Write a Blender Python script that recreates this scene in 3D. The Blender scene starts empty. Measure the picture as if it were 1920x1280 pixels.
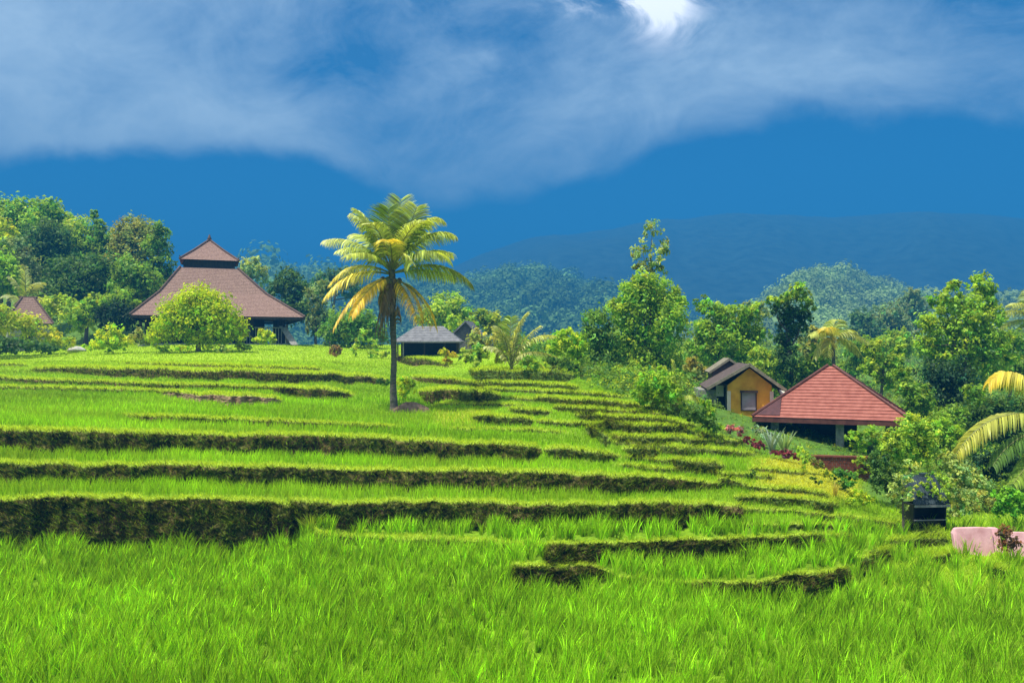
import bpy, math
import numpy as np

R = math.radians
rng = np.random.default_rng(11)
S = bpy.context.scene
COL = S.collection

# ------------------------------------------------------------------ camera frame
F, CX, CY = 1500.0, 960.0, 640.0          # focal length and centre, in photo pixels (1920 wide)
HZ = 655.0                                # eye level in the photo
CAMZ = 6.5
PITCH = math.atan((HZ - CY) / F)
cp, sp = math.cos(PITCH), math.sin(PITCH)


def P(px, py, d):
    """world point seen at photo pixel px,py at distance d (along +Y)"""
    px, py, d = np.broadcast_arrays(np.asarray(px, float), np.asarray(py, float), np.asarray(d, float))
    u = (px - CX) / F
    v = (CY - py) / F
    y = cp - v * sp
    z = sp + v * cp
    return np.stack([u / y * d, d, CAMZ + z / y * d], -1)


def p1(px, py, d):
    return P(px, py, d).reshape(3)


cam = bpy.data.cameras.new('camera')
cam.sensor_width = 36.0
cam.lens = F / 1920 * 36.0
cam.clip_start, cam.clip_end = 0.1, 20000
co = bpy.data.objects.new('camera', cam)
COL.objects.link(co)
co.location = (0, 0, CAMZ)
co.rotation_euler = (R(90) + PITCH, 0, 0)
S.camera = co


# ------------------------------------------------------------------ object helpers
def tag(o, label=None, cat=None, group=None, kind=None):
    if label: o['label'] = label
    if cat: o['category'] = cat
    if group: o['group'] = group
    if kind: o['kind'] = kind
    return o


def thing(name, loc, label, cat, group=None):
    o = bpy.data.objects.new(name, None)
    o.empty_display_size = 0.3
    COL.objects.link(o)
    o.location = tuple(float(c) for c in loc)
    return tag(o, label, cat, group)


def mesh_np(name, V, faces, mat, parent=None, col=None, smooth=False):
    """V (n,3) world coordinates, faces: (m,k) int array or list of such arrays"""
    V = np.asarray(V, np.float32)
    if parent is not None:
        off = np.zeros(3, np.float32)
        q = parent
        while q is not None:
            off += np.array(q.location, np.float32)
            q = q.parent
        V = V - off
    if isinstance(faces, np.ndarray): faces = [faces]
    me = bpy.data.meshes.new(name)
    tot = [np.full(len(f), f.shape[1], np.int32) for f in faces]
    lv = np.concatenate([f.ravel() for f in faces]).astype(np.int32)
    tot = np.concatenate(tot)
    st = np.concatenate([[0], np.cumsum(tot)[:-1]]).astype(np.int32)
    me.vertices.add(len(V)); me.vertices.foreach_set('co', V.ravel())
    me.loops.add(len(lv)); me.loops.foreach_set('vertex_index', lv)
    me.polygons.add(len(tot)); me.polygons.foreach_set('loop_start', st)
    me.polygons.foreach_set('loop_total', tot)
    if smooth: me.polygons.foreach_set('use_smooth', np.ones(len(tot), bool))
    if col is not None:
        a = me.attributes.new('col', 'FLOAT_COLOR', 'POINT')
        c4 = np.ones((len(V), 4), np.float32); c4[:, :3] = col
        a.data.foreach_set('color', c4.ravel())
    me.update(calc_edges=True)
    me.validate()
    me.materials.append(mat)
    o = bpy.data.objects.new(name, me)
    COL.objects.link(o)
    if parent is not None: o.parent = parent
    return o


class MB:
    """collects plain polygons; build() links them as one mesh"""
    def __init__(s): s.v = []; s.f = []

    def poly(s, *pts):
        b = len(s.v)
        s.v += [tuple(float(c) for c in p) for p in pts]
        s.f.append(list(range(b, b + len(pts))))

    def hexa(s, b4, t4):
        """bottom four, top four, both counter-clockwise from above"""
        b = len(s.v)
        s.v += [tuple(float(c) for c in p) for p in list(b4) + list(t4)]
        for q in ((3, 2, 1, 0), (4, 5, 6, 7), (0, 1, 5, 4), (1, 2, 6, 5), (2, 3, 7, 6), (3, 0, 4, 7)):
            s.f.append([b + i for i in q])

    def box(s, x0, x1, y0, y1, z0, z1):
        s.hexa([(x0, y0, z0), (x1, y0, z0), (x1, y1, z0), (x0, y1, z0)],
               [(x0, y0, z1), (x1, y0, z1), (x1, y1, z1), (x0, y1, z1)])

    def slab(s, quad, t):
        """quad counter-clockwise seen from above, thickened downwards by t"""
        q = [np.array(p, float) for p in quad]
        n = np.cross(q[1] - q[0], q[2] - q[0]); n /= np.linalg.norm(n)
        s.hexa([p - n * t for p in q], q)

    def bar(s, a, b, r, n=8, r2=None):
        a = np.array(a, float); b = np.array(b, float)
        r2 = r if r2 is None else r2
        t = b - a; t /= np.linalg.norm(t)
        u = np.cross(t, (0, 0, 1.0) if abs(t[2]) < .9 else (1.0, 0, 0)); u /= np.linalg.norm(u)
        w = np.cross(t, u)
        k = len(s.v)
        for c, rr in ((a, r), (b, r2)):
            for i in range(n):
                an = 2 * math.pi * i / n
                s.v.append(tuple(c + rr * (math.cos(an) * u + math.sin(an) * w)))
        for i in range(n):
            j = (i + 1) % n
            s.f.append([k + i, k + j, k + n + j, k + n + i])
        s.f.append([k + n + i for i in range(n)])
        s.f.append([k + i for i in reversed(range(n))])

    def build(s, name, mat, parent=None, xf=None, bevel=0):
        V = np.array(s.v, float)
        if xf is not None: V = xf(V)
        me = bpy.data.meshes.new(name)
        if parent is not None:
            off = np.zeros(3); q = parent
            while q is not None:
                off += np.array(q.location); q = q.parent
            V = V - off
        me.from_pydata([tuple(p) for p in V], [], s.f)
        me.update(); me.materials.append(mat)
        o = bpy.data.objects.new(name, me)
        COL.objects.link(o)
        if parent is not None: o.parent = parent
        if bevel:
            m = o.modifiers.new('bevel', 'BEVEL'); m.width = bevel; m.segments = 2; m.limit_method = 'ANGLE'
        return o


def frame_xf(origin, yaw):
    """local building axes (x right, y away, z up) to world"""
    c, s_ = math.cos(yaw), math.sin(yaw)
    M = np.array([[c, -s_, 0], [s_, c, 0], [0, 0, 1.0]])
    o = np.array(origin, float)
    return lambda V: V @ M.T + o


# ------------------------------------------------------------------ materials
def new_mat(name):
    m = bpy.data.materials.new(name); m.use_nodes = True
    nt = m.node_tree; nt.nodes.clear()
    out = nt.nodes.new('ShaderNodeOutputMaterial')
    return m, nt, out


def lk(nt, a, b): nt.links.new(a, b)


def noise_col(nt, scale, c0, c1, detail=6, lo=.3, hi=.7, coord='Object', stretch=None, rough=.6):
    tc = nt.nodes.new('ShaderNodeTexCoord')
    n = nt.nodes.new('ShaderNodeTexNoise'); n.inputs['Scale'].default_value = scale
    n.inputs['Detail'].default_value = detail; n.inputs['Roughness'].default_value = rough
    src = tc.outputs[coord]
    if stretch:
        mp = nt.nodes.new('ShaderNodeMapping'); mp.inputs['Scale'].default_value = stretch
        lk(nt, src, mp.inputs['Vector']); src = mp.outputs[0]
    lk(nt, src, n.inputs['Vector'])
    r = nt.nodes.new('ShaderNodeValToRGB')
    r.color_ramp.elements[0].position = lo; r.color_ramp.elements[1].position = hi
    r.color_ramp.elements[0].color = (*c0, 1); r.color_ramp.elements[1].color = (*c1, 1)
    lk(nt, n.outputs[0], r.inputs[0])
    return r.outputs[0], n.outputs[0]


def bump(nt, h, strength, dist):
    b = nt.nodes.new('ShaderNodeBump'); b.inputs['Strength'].default_value = strength
    b.inputs['Distance'].default_value = dist
    lk(nt, h, b.inputs['Height'])
    return b.outputs[0]


def mat_noise(name, c0, c1, scale=3, rough=.8, bs=.3, bd=.02, spec=.25, stretch=None, detail=6, lo=.3, hi=.7):
    m, nt, out = new_mat(name)
    c, h = noise_col(nt, scale, c0, c1, stretch=stretch, detail=detail, lo=lo, hi=hi)
    b = nt.nodes.new('ShaderNodeBsdfPrincipled')
    lk(nt, c, b.inputs['Base Color']); b.inputs['Roughness'].default_value = rough
    b.inputs['Specular IOR Level'].default_value = spec
    if bs: lk(nt, bump(nt, h, bs, bd), b.inputs['Normal'])
    lk(nt, b.outputs[0], out.inputs[0])
    return m


def mat_leaf(name, transl=.35, gloss=.3, rough=.45, tint=(1.25, 1.15, .5)):
    m, nt, out = new_mat(name)
    a = nt.nodes.new('ShaderNodeAttribute'); a.attribute_name = 'col'
    b = nt.nodes.new('ShaderNodeBsdfPrincipled')
    lk(nt, a.outputs['Color'], b.inputs['Base Color'])
    b.inputs['Roughness'].default_value = rough
    b.inputs['Specular IOR Level'].default_value = gloss
    t = nt.nodes.new('ShaderNodeBsdfTranslucent')
    mx = nt.nodes.new('ShaderNodeMix'); mx.data_type = 'RGBA'; mx.blend_type = 'MULTIPLY'
    mx.inputs['Factor'].default_value = 1
    lk(nt, a.outputs['Color'], mx.inputs['A']); mx.inputs['B'].default_value = (*tint, 1)
    lk(nt, mx.outputs['Result'], t.inputs['Color'])
    ms = nt.nodes.new('ShaderNodeMixShader'); ms.inputs[0].default_value = transl
    lk(nt, b.outputs[0], ms.inputs[1]); lk(nt, t.outputs[0], ms.inputs[2])
    lk(nt, ms.outputs[0], out.inputs[0])
    return m


def mat_terrain():
    m, nt, out = new_mat('terrace_soil_and_grass')
    a = nt.nodes.new('ShaderNodeAttribute'); a.attribute_name = 'col'
    c, h = noise_col(nt, 4.0, (.45, .45, .45), (1.5, 1.5, 1.4), detail=8, lo=.3, hi=.72, rough=.7)
    mx = nt.nodes.new('ShaderNodeMix'); mx.data_type = 'RGBA'; mx.blend_type = 'MULTIPLY'
    mx.inputs['Factor'].default_value = 1
    lk(nt, a.outputs['Color'], mx.inputs['A']); lk(nt, c, mx.inputs['B'])
    b = nt.nodes.new('ShaderNodeBsdfPrincipled'); b.inputs['Roughness'].default_value = .9
    b.inputs['Specular IOR Level'].default_value = .15
    lk(nt, mx.outputs['Result'], b.inputs['Base Color'])
    lk(nt, bump(nt, h, .9, .12), b.inputs['Normal'])
    lk(nt, b.outputs[0], out.inputs[0])
    return m


M = dict(
    terrain=mat_terrain(),
    leaf=mat_leaf('tree_leaves', .42, .16, .5),
    rice=mat_leaf('rice_blades', .5, .08, .6, (1.2, 1.08, .4)),
    tuft=mat_leaf('bank_tufts', .25, .15, .6),
    palm=mat_leaf('palm_leaflets', .42, .35, .42),
    forest=mat_leaf('far_canopy', .2, .1, .7),
    bark=mat_noise('bark', (.07, .055, .04), (.2, .17, .13), 6, .9, .6, .05, stretch=(1, 1, .3)),
    palmbark=mat_noise('palm_bark', (.05, .045, .035), (.19, .165, .13), 4, .9, .8, .05, stretch=(1, 1, 5)),
    dead=mat_noise('dry_fronds', (.09, .06, .03), (.24, .17, .09), 8, .9, .3, .02, stretch=(1, 1, .2)),
    thatch=mat_noise('weathered_shingle', (.15, .08, .058), (.38, .245, .19), 7, .85, .5, .03, stretch=(1, 1, .6), lo=.25, hi=.75),
    ridge=mat_noise('ridge_tiles', (.07, .045, .035), (.16, .10, .08), 4, .8),
    darkwood=mat_noise('dark_wood', (.018, .013, .01), (.05, .035, .026), 5, .7, .2, .01, stretch=(1, 1, .2)),
    post=mat_noise('pale_timber', (.18, .17, .15), (.36, .34, .30), 5, .8, .2, .01),
    redtile=mat_noise('red_clay_tile', (.23, .060, .038), (.40, .140, .098), 3.2, .65, .35, .015, .3, lo=.25, hi=.8),
    darktile=mat_noise('dark_red_tile', (.05, .018, .018), (.10, .035, .035), 4, .7, .3, .02),
    fascia=mat_noise('brown_fascia', (.07, .022, .017), (.15, .055, .04), 3, .6),
    browntile=mat_noise('brown_tile', (.05, .036, .032), (.13, .095, .08), 5, .85, .5, .03),
    verge=mat_noise('lichened_verge', (.13, .11, .075), (.28, .25, .17), 4, .85),
    orange=mat_noise('ochre_plaster', (.50, .245, .018), (.80, .46, .045), 1.6, .85, .2, .01, .2, detail=9),
    cream=mat_noise('cream_plaster', (.55, .48, .36), (.72, .66, .52), 2, .8),
    greywall=mat_noise('grey_plaster', (.17, .165, .14), (.36, .35, .30), 1.6, .85),
    stone=mat_noise('grey_stone', (.12, .13, .12), (.32, .33, .3), 5, .9, .6, .04),
    glass=mat_noise('window_pane', (.19, .18, .20), (.32, .30, .33), 2, .15, 0, 0, .6),
    slate=mat_noise('grey_sheet_roof', (.11, .108, .11), (.24, .235, .235), 2.5, .55, .2, .02, .4),
    slatedark=mat_noise('dark_grey_boards', (.06, .06, .07), (.17, .165, .19), 3, .8, .4, .03, stretch=(1, 1, 6)),
    black=mat_noise('black_paint_and_shade', (.004, .004, .005), (.014, .014, .016), 3, .5, .1, .01),  # black paintwork, also used where interior shade is put in as colour
    bluegrey=mat_noise('blue_grey_sheet', (.014, .024, .03), (.05, .07, .08), 3, .85, .2, .02, .1),
    pink=mat_noise('pink_render', (.46, .22, .22), (.76, .44, .45), 2.2, .9, .4, .03, .2, detail=9),
    brick=mat_noise('red_brick', (.09, .025, .015), (.20, .06, .035), 6, .9, .6, .03),
    rock=mat_noise('pale_rock', (.32, .3, .25), (.6, .57, .5), 5, .9, .7, .05),
    soil=mat_noise('bare_soil', (.10, .06, .035), (.25, .17, .11), 3, .95, .8, .08),
)

# ------------------------------------------------------------------ terraced ground
px = np.concatenate([np.arange(-1000, -40, 10.0), np.arange(-40, 1960, 3.0), np.arange(1960, 2900, 10.0)])
py = np.concatenate([np.arange(1500, 1100, -5.0), np.arange(1100, 800, -2.2), np.arange(800, 646, -1.3)])
NR, NC = len(py), len(px)


def smooth(a, b, x):
    t = np.clip((x - a) / (b - a), 0, 1)
    return t * t * (3 - 2 * t)


def n1d(x, seed, sc):
    """smooth 1-D value noise, -1..1"""
    g = np.random.default_rng(seed).uniform(-1, 1, 4096)
    t = x / sc + 2000
    i = np.floor(t).astype(int); f = t - i; f = f * f * (3 - 2 * f)
    return g[i % 4096] * (1 - f) + g[(i + 1) % 4096] * f


def n2d(x, y, seed):
    """smooth 2-D value noise, -1..1"""
    gtab = np.random.default_rng(seed).uniform(-1, 1, (256, 256))
    xi = np.floor(x).astype(int); yi = np.floor(y).astype(int)
    fx_ = x - xi; fy_ = y - yi
    fx_ = fx_ * fx_ * (3 - 2 * fx_); fy_ = fy_ * fy_ * (3 - 2 * fy_)
    G_ = lambda a, b: gtab[a % 256, b % 256]
    return (G_(xi, yi) * (1 - fx_) + G_(xi + 1, yi) * fx_) * (1 - fy_) + (G_(xi, yi + 1) * (1 - fx_) + G_(xi + 1, yi + 1) * fx_) * fy_


def fbm(x, y, seed, o=4):
    return sum(n2d(x * 2 ** k, y * 2 ** k, seed + k) / 2 ** k for k in range(o)) / 1.6


# every bank: points (px, top py, thickness px), traced from the hillside
BANKS = [
    ([(-1000, 946, 56), (0, 940, 58), (75, 934, 66), (125, 928, 74), (175, 932, 70), (292, 938, 66), (417, 936, 71), (500, 938, 66), (530, 943, 58), (552, 952, 40), (572, 966, 16), (588, 984, 4)], 'big'),
    ([(545, 938, 8), (560, 940, 26), (625, 946, 27), (700, 942, 28), (850, 942, 27), (1042, 946, 27), (1217, 944, 26), (1383, 946, 23), (1393, 950, 12)], 'big'),
    ([(-1000, 866, 27), (0, 867, 25), (167, 873, 22), (400, 874, 24), (517, 875, 26), (554, 880, 21), (700, 882, 25), (967, 886, 25), (1158, 892, 21), (1283, 900, 12), (1350, 907, 6), (1360, 908, 2)], 'big'),
    ([(-1000, 806, 25), (0, 807, 26), (83, 807, 31), (250, 813, 29), (375, 817, 26), (542, 817, 27), (700, 821, 27), (867, 832, 24), (1000, 838, 21), (1014, 840, 6)], 'big'),
    ([(1018, 843, 4), (1033, 842, 16), (1090, 844, 16), (1146, 852, 8), (1165, 855, 2)], 'mid'),
    ([(230, 778, 2), (271, 780, 10), (375, 784, 9), (542, 790, 7), (708, 798, 5), (760, 802, 2)], 'mid'),
    ([(300, 736, 2), (346, 738, 10), (430, 741, 16), (512, 746, 12), (530, 752, 2)], 'bare'),
    ([(-1000, 725, 5), (0, 725, 5), (333, 734, 5), (350, 737, 1)], 'thin'),
    ([(-1000, 708, 6), (0, 709, 6), (250, 719, 6), (510, 726, 6), (520, 725, 15), (600, 729, 17), (650, 736, 12), (665, 741, 2)], 'mid'),
    ([(55, 693, 1), (80, 691, 7), (175, 690, 12), (333, 694, 17), (500, 698, 17), (625, 702, 15), (700, 708, 14), (730, 712, 3)], 'mid'),
    ([(-1000, 682, 4), (0, 682, 4), (42, 684, 4), (56, 686, 1)], 'thin'),
    ([(225, 681, 2), (330, 683, 4), (592, 691, 4), (610, 692, 1)], 'thin'),
    ([(735, 668, 2), (750, 670, 11), (800, 674, 12), (825, 681, 6), (850, 688, 1)], 'mid'),
    ([(770, 706, 2), (790, 707, 8), (850, 711, 8), (900, 719, 5), (920, 722, 1)], 'mid'),
    ([(880, 694, 3), (893, 695, 17), (980, 697, 19), (1060, 700, 15), (1078, 703, 4)], 'dark'),
    ([(895, 716, 2), (910, 716, 6), (1000, 719, 7), (1075, 724, 7), (1090, 728, 1)], 'mid'),
    ([(785, 734, 3), (800, 731, 19), (870, 733, 20), (925, 738, 17), (940, 742, 4)], 'mid'),
    ([(1000, 746, 2), (1017, 746, 9), (1100, 750, 9), (1179, 757, 7), (1200, 760, 1)], 'mid'),
    ([(950, 768, 1), (967, 767, 8), (1021, 771, 8), (1035, 773, 1)], 'mid'),
    ([(1035, 763, 1), (1046, 763, 8), (1112, 767, 8), (1125, 769, 1)], 'mid'),
    ([(885, 782, 2), (900, 780, 13), (992, 784, 13), (1002, 788, 2)], 'mid'),
    ([(1075, 777, 1), (1096, 778, 9), (1242, 784, 8), (1262, 787, 1)], 'mid'),
    ([(1105, 793, 1), (1117, 794, 13), (1200, 796, 14), (1283, 800, 11), (1305, 812, 2)], 'mid'),
    ([(1095, 800, 2), (1106, 802, 14), (1135, 816, 17), (1146, 826, 4)], 'dark'),
    ([(1140, 815, 1), (1158, 817, 9), (1270, 820, 10), (1388, 826, 8), (1400, 829, 1)], 'mid'),
    ([(1165, 841, 1), (1185, 840, 13), (1225, 842, 14), (1238, 850, 2)], 'dark'),
    ([(1230, 836, 2), (1240, 836, 13), (1350, 844, 9), (1408, 849, 6), (1425, 851, 1)], 'mid'),
    ([(1255, 863, 1), (1271, 862, 14), (1340, 866, 15), (1358, 873, 3)], 'mid'),
    ([(1345, 897, 2), (1355, 898, 13), (1390, 906, 10), (1408, 913, 6), (1496, 917, 6), (1508, 918, 1)], 'mid'),
    ([(1375, 931, 2), (1385, 931, 11), (1430, 933, 10), (1450, 930, 13), (1480, 936, 12), (1490, 936, 10), (1560, 941, 13), (1572, 948, 2)], 'dark'),
    ([(1015, 1026, 3), (1029, 1022, 15), (1158, 1017, 15), (1325, 1013, 16), (1500, 1005, 13), (1510, 1004, 9), (1587, 1003, 8), (1600, 1003, 1)], 'big'),
    ([(955, 1064, 3), (965, 1062, 18), (1108, 1060, 17), (1138, 1072, 9), (1155, 1080, 4), (1260, 1092, 4), (1280, 1093, 10), (1383, 1091, 11), (1417, 1090, 14), (1500, 1077, 20), (1580, 1069, 24), (1592, 1070, 5)], 'big'),
    ([(556, 966, 4), (575, 985, 6), (600, 1003, 6), (667, 1010, 6), (800, 1012, 6), (908, 1017, 6), (1015, 1026, 4), (1030, 1030, 1)], 'dike'),
    ([(1604, 1050, 4), (1614, 1047, 23), (1634, 1045, 23), (1644, 1047, 4)], 'dark'),
    ([(1630, 1034, 1), (1640, 1033, 9), (1671, 1031, 10), (1680, 1033, 1)], 'mid'),
    ([(1650, 1015, 1), (1666, 1014, 8), (1720, 1011, 9), (1774, 1009, 9), (1785, 1014, 1)], 'mid'),
    ([(1742, 1044, 1), (1752, 1042, 10), (1790, 1038, 9), (1800, 1040, 1)], 'mid'),
    ([(1855, 1066, 1), (1864, 1065, 18), (1885, 1072, 14), (1892, 1078, 1)], 'dark'),
    ([(1530, 967, 1), (1544, 966, 7), (1617, 971, 8), (1632, 973, 1)], 'mid'),
    ([(1400, 880, 1), (1412, 879, 6), (1500, 884, 6), (1515, 886, 1)], 'thin'),
    ([(1560, 985, 1), (1600, 986, 6), (1660, 990, 6), (1680, 992, 1)], 'thin'),
    ([(870, 727, 1), (930, 729, 4), (1090, 736, 4), (1185, 744, 3), (1200, 746, 1)], 'mid'),
    ([(930, 746, 1), (960, 746, 4), (1010, 749, 3), (1020, 750, 1)], 'mid'),
    ([(1175, 757, 1), (1190, 758, 5), (1235, 766, 4), (1245, 768, 1)], 'mid'),
    ([(1112, 768, 1), (1130, 768, 5), (1190, 772, 5), (1200, 774, 1)], 'mid'),
    ([(1235, 784, 1), (1250, 786, 6), (1300, 796, 5), (1310, 799, 1)], 'mid'),
    ([(1000, 789, 1), (1020, 790, 6), (1100, 794, 5), (1112, 796, 1)], 'mid'),
    ([(1290, 806, 1), (1305, 811, 6), (1350, 818, 5), (1362, 820, 1)], 'mid'),
    ([(1145, 829, 1), (1160, 829, 5), (1235, 835, 5), (1245, 837, 1)], 'mid'),
    ([(1160, 857, 1), (1185, 858, 5), (1265, 864, 6), (1275, 866, 1)], 'mid'),
    ([(1150, 872, 1), (1175, 872, 5), (1260, 880, 5), (1350, 886, 5), (1440, 893, 5), (1455, 895, 1)], 'mid'),
    ([(1495, 917, 1), (1505, 918, 6), (1545, 926, 6), (1556, 929, 1)], 'mid'),
    ([(1385, 953, 1), (1400, 953, 6), (1460, 957, 5), (1545, 964, 5), (1555, 966, 1)], 'mid'),
    ([(1630, 973, 1), (1645, 976, 6), (1700, 986, 6), (1765, 1000, 5), (1780, 1003, 1)], 'mid'),
    ([(1385, 984, 1), (1405, 985, 6), (1500, 984, 6), (1565, 985, 6), (1575, 985, 1)], 'mid'),
    ([(780, 770, 1), (830, 757, 4), (960, 758, 4), (1000, 760, 1)], 'thin'),
    ([(820, 803, 1), (860, 805, 5), (1000, 806, 5), (1080, 812, 1)], 'thin'),
    ([(1180, 771, 1), (1190, 770, 6), (1250, 775, 6), (1262, 777, 1)], 'thin'),
]
PX, PY = np.meshgrid(px, py)                      # rows go away from the camera
Rm = np.zeros((NR, NC)); DK = np.zeros((NR, NC)); BARE = np.zeros((NR, NC)); KD = np.zeros((NR, NC))


def rice_px(y):                                   # rice height in photo pixels at a given row
    return np.interp(y, [660, 700, 760, 800, 850, 900, 950, 1020, 1080], [1, 3, 6, 9, 11, 13, 15, 34, 38])


for bi, (pts, kd) in enumerate(BANKS):
    a = np.array(pts, float)
    inside = (px >= a[0, 0]) & (px <= a[-1, 0])
    top = np.interp(px, a[:, 0], a[:, 1]); th = np.interp(px, a[:, 0], a[:, 2])
    wob = np.clip(th / 18, .15, 1)
    top = top + wob * (2.4 * n1d(px, 50 + bi, 31) + 1.6 * n1d(px, 90 + bi, 11))
    th = th * (1 + .18 * n1d(px, 130 + bi, 31))
    ext = np.minimum(rice_px(top + th), np.where(top > 990, 1.6, .7) * th + 2) * dict(dike=.5, thin=0, big=.9, bare=.4).get(kd, .3)
    bot = top + th + ext
    th = np.where(inside, th, 0); bot = np.where(inside, bot, -1e6)
    top2, bot2 = top[None, :], bot[None, :]
    e = np.where(PY > 800, 2.2, 1.2)
    r = smooth(top2 - e, top2 + e, PY) * (1 - smooth(bot2 - e, bot2 + e, PY))
    r = r * np.clip(th / 4, 0, 1)[None, :]
    Rm = np.maximum(Rm, r)
    lip = np.clip(2.2 + .22 * th, 2.2, 6.5) * (2.4 if kd == 'dike' else 1)
    dk = smooth(top2 - lip - 2, top2 - lip + 1, PY) * (1 - smooth(top2 - 1, top2 + 3, PY)) * np.clip(th / 4, 0, 1)[None, :]
    DK = np.maximum(DK, dk)
    if kd == 'bare': BARE = np.maximum(BARE, r)
    if kd in ('dark', 'mid'): KD = np.maximum(KD, r * (1 if kd == 'dark' else .75) * (top2 * 0 + (px > 860)[None, :]))

# distance of every ground point: treads run away at their own slope, banks climb in place
s_ = np.interp(PY, [640, 700, 780, 850, 1000, 1100], [85, 70, 45, 22, 4, 0]) * np.interp(PX, [1100, 1500], [1, .8])
g = 1.0 / (PY - HZ + s_)
g = g * (1 - .96 * Rm)
dpy = np.abs(np.diff(PY, axis=0))
# where a bank ends, let the treads between make up the step so the slope stays whole
ug = np.arange(-1000, 2896, 4.0)
ANCH = [(1230, 0), (925, .02), (856, .035), (797, .03), (757, .02), (700, .01), (660, 0)]
arow = [a0 + sl_ * np.clip(px, 0, 1400) for a0, sl_ in ANCH]
ker = np.exp(-.5 * (np.arange(-75, 76) * 4 / 95.0) ** 2); ker /= ker.sum()
gm = g.copy(); have = np.zeros(NC); want = np.zeros(NC)
dy_ = np.concatenate([dpy, dpy[-1:]], 0)
for hi_, lo_ in zip(arow[:-1], arow[1:]):
    inb = (PY <= hi_[None]) & (PY > lo_[None])
    I0 = (g * dy_ * inb).sum(0)
    T0 = (g * dy_ * inb * (1 - Rm)).sum(0)
    uu = np.interp(ug, px, I0)
    uu = np.convolve(np.pad(uu, 75, mode='edge'), ker, 'valid')
    want = want + np.interp(px, ug, uu)
    tg = want - have
    sc_ = np.clip((tg - (I0 - T0)) / np.maximum(T0, 1e-4), .4, 3.0)
    have = have + (I0 - T0) + sc_ * T0
    gm = np.where(inb, g * (1 + (sc_[None] - 1) * (1 - Rm)), gm)
g = gm
L = np.zeros((NR, NC))
L[1:] = np.cumsum(.5 * (g[1:] + g[:-1]) * dpy, axis=0)
D0 = F * CAMZ / (1500 - HZ)
D = D0 * np.exp(L)
G = P(PX, PY, D)
ztop = G[-1, :, 2].copy(); dtop = D[-1].copy()
# the hidden ground behind: the wooded rise on the left, a low rise on the far right
hh = 17 * (1 - smooth(250, 480, px)) + 5 * smooth(1500, 1750, px)
ext_rows, ext_d = [], []
for k in range(1, 25):
    d = dtop + (2600 - dtop) * (k / 24.) ** 2.6
    z = ztop + hh * smooth(dtop + 8, dtop + 60, d) - 26 * smooth(200, 500, d)
    ext_rows.append(np.stack([(px - CX) / F * d, d, z], -1)); ext_d.append(d)
GX = np.concatenate([G, np.array(ext_rows)], 0)
DX = np.concatenate([D, np.array(ext_d)], 0)
NRX = len(GX)


def ground(px_, d_):
    """height of the ground at photo column px_, distance d_"""
    j = int(np.clip(np.searchsorted(px, px_), 1, NC - 1))
    return float(np.interp(d_, DX[:, j], GX[:, j, 2]))


def gdist(px_, py_):
    j = int(np.clip(np.searchsorted(px, px_), 1, NC - 1))
    return float(np.interp(-py_, -py, D[:, j]))


# albedo of the ground
nz = np.clip(.46 + .85 * fbm(PX / 70, PY / 30, 5), 0, 1)
nz2 = np.clip(.5 + .7 * fbm(PX / 16, PY / 9, 25), 0, 1)
c_rice = np.array([.17, .31, .01]); c_gr = np.array([.33, .49, .025]); c_yel = np.array([.36, .40, .03])
c_dk = np.array([.36, .50, .04]); c_soil = np.array([.135, .088, .04]); c_moss = np.array([.085, .115, .014]); c_bare = np.array([.30, .20, .12])
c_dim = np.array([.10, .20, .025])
up = smooth(715, 670, PY)[..., None]
C = c_rice * (1 - up) + c_gr * up
rt = smooth(1560, 1760, PX + (PY - 1000) * .4)[..., None] * smooth(1180, 1080, PY)[..., None]
C = C * (1 - rt * .6) + c_gr * rt * .6
ye = (smooth(1380, 1450, PX) * (1 - smooth(1590, 1640, PX)) * smooth(850, 865, PY) * (1 - smooth(925, 950, PY)))[..., None]
ye = ye + (smooth(790, 830, PX) * (1 - smooth(900, 950, PX)) * smooth(762, 770, PY) * (1 - smooth(790, 805, PY)))[..., None] * .6
C = C * (1 - ye) + c_yel * ye
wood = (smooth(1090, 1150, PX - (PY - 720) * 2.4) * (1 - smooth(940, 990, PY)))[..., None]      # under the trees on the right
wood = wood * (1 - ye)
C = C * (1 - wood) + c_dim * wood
C = C * (1 - DK[..., None]) + c_dk * DK[..., None]
rs = c_soil * nz[..., None] + c_moss * (1 - nz[..., None])
rs = rs * (.45 + 1.0 * nz2[..., None])
rs = rs * (1 - KD[..., None] * .85) + np.array([.10, .17, .028]) * (.6 + .7 * nz2[..., None]) * KD[..., None] * .85
rs = rs * (1 - BARE[..., None]) + c_bare * BARE[..., None]
C = C * (1 - Rm[..., None]) + rs * Rm[..., None]
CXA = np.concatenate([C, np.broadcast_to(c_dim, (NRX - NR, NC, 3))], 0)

# small real roughness of the banks
jit = rng.normal(0, 1, (NR, NC)) * Rm * .04 + Rm * (.30 * fbm(PX / 45, PY / 40, 41) + .10 * n2d(PX / 9, PY / 7, 47)) * np.clip(rice_px(PY) / 12, .3, 1)
GX[:NR, :, 1] += jit; GX[:NR, :, 0] += rng.normal(0, 1, (NR, NC)) * Rm * .03
idx = np.arange(NRX * NC).reshape(NRX, NC)
fc = np.stack([idx[:-1, :-1], idx[:-1, 1:], idx[1:, 1:], idx[1:, :-1]], -1).reshape(-1, 4)
V = GX.reshape(-1, 3)
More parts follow.
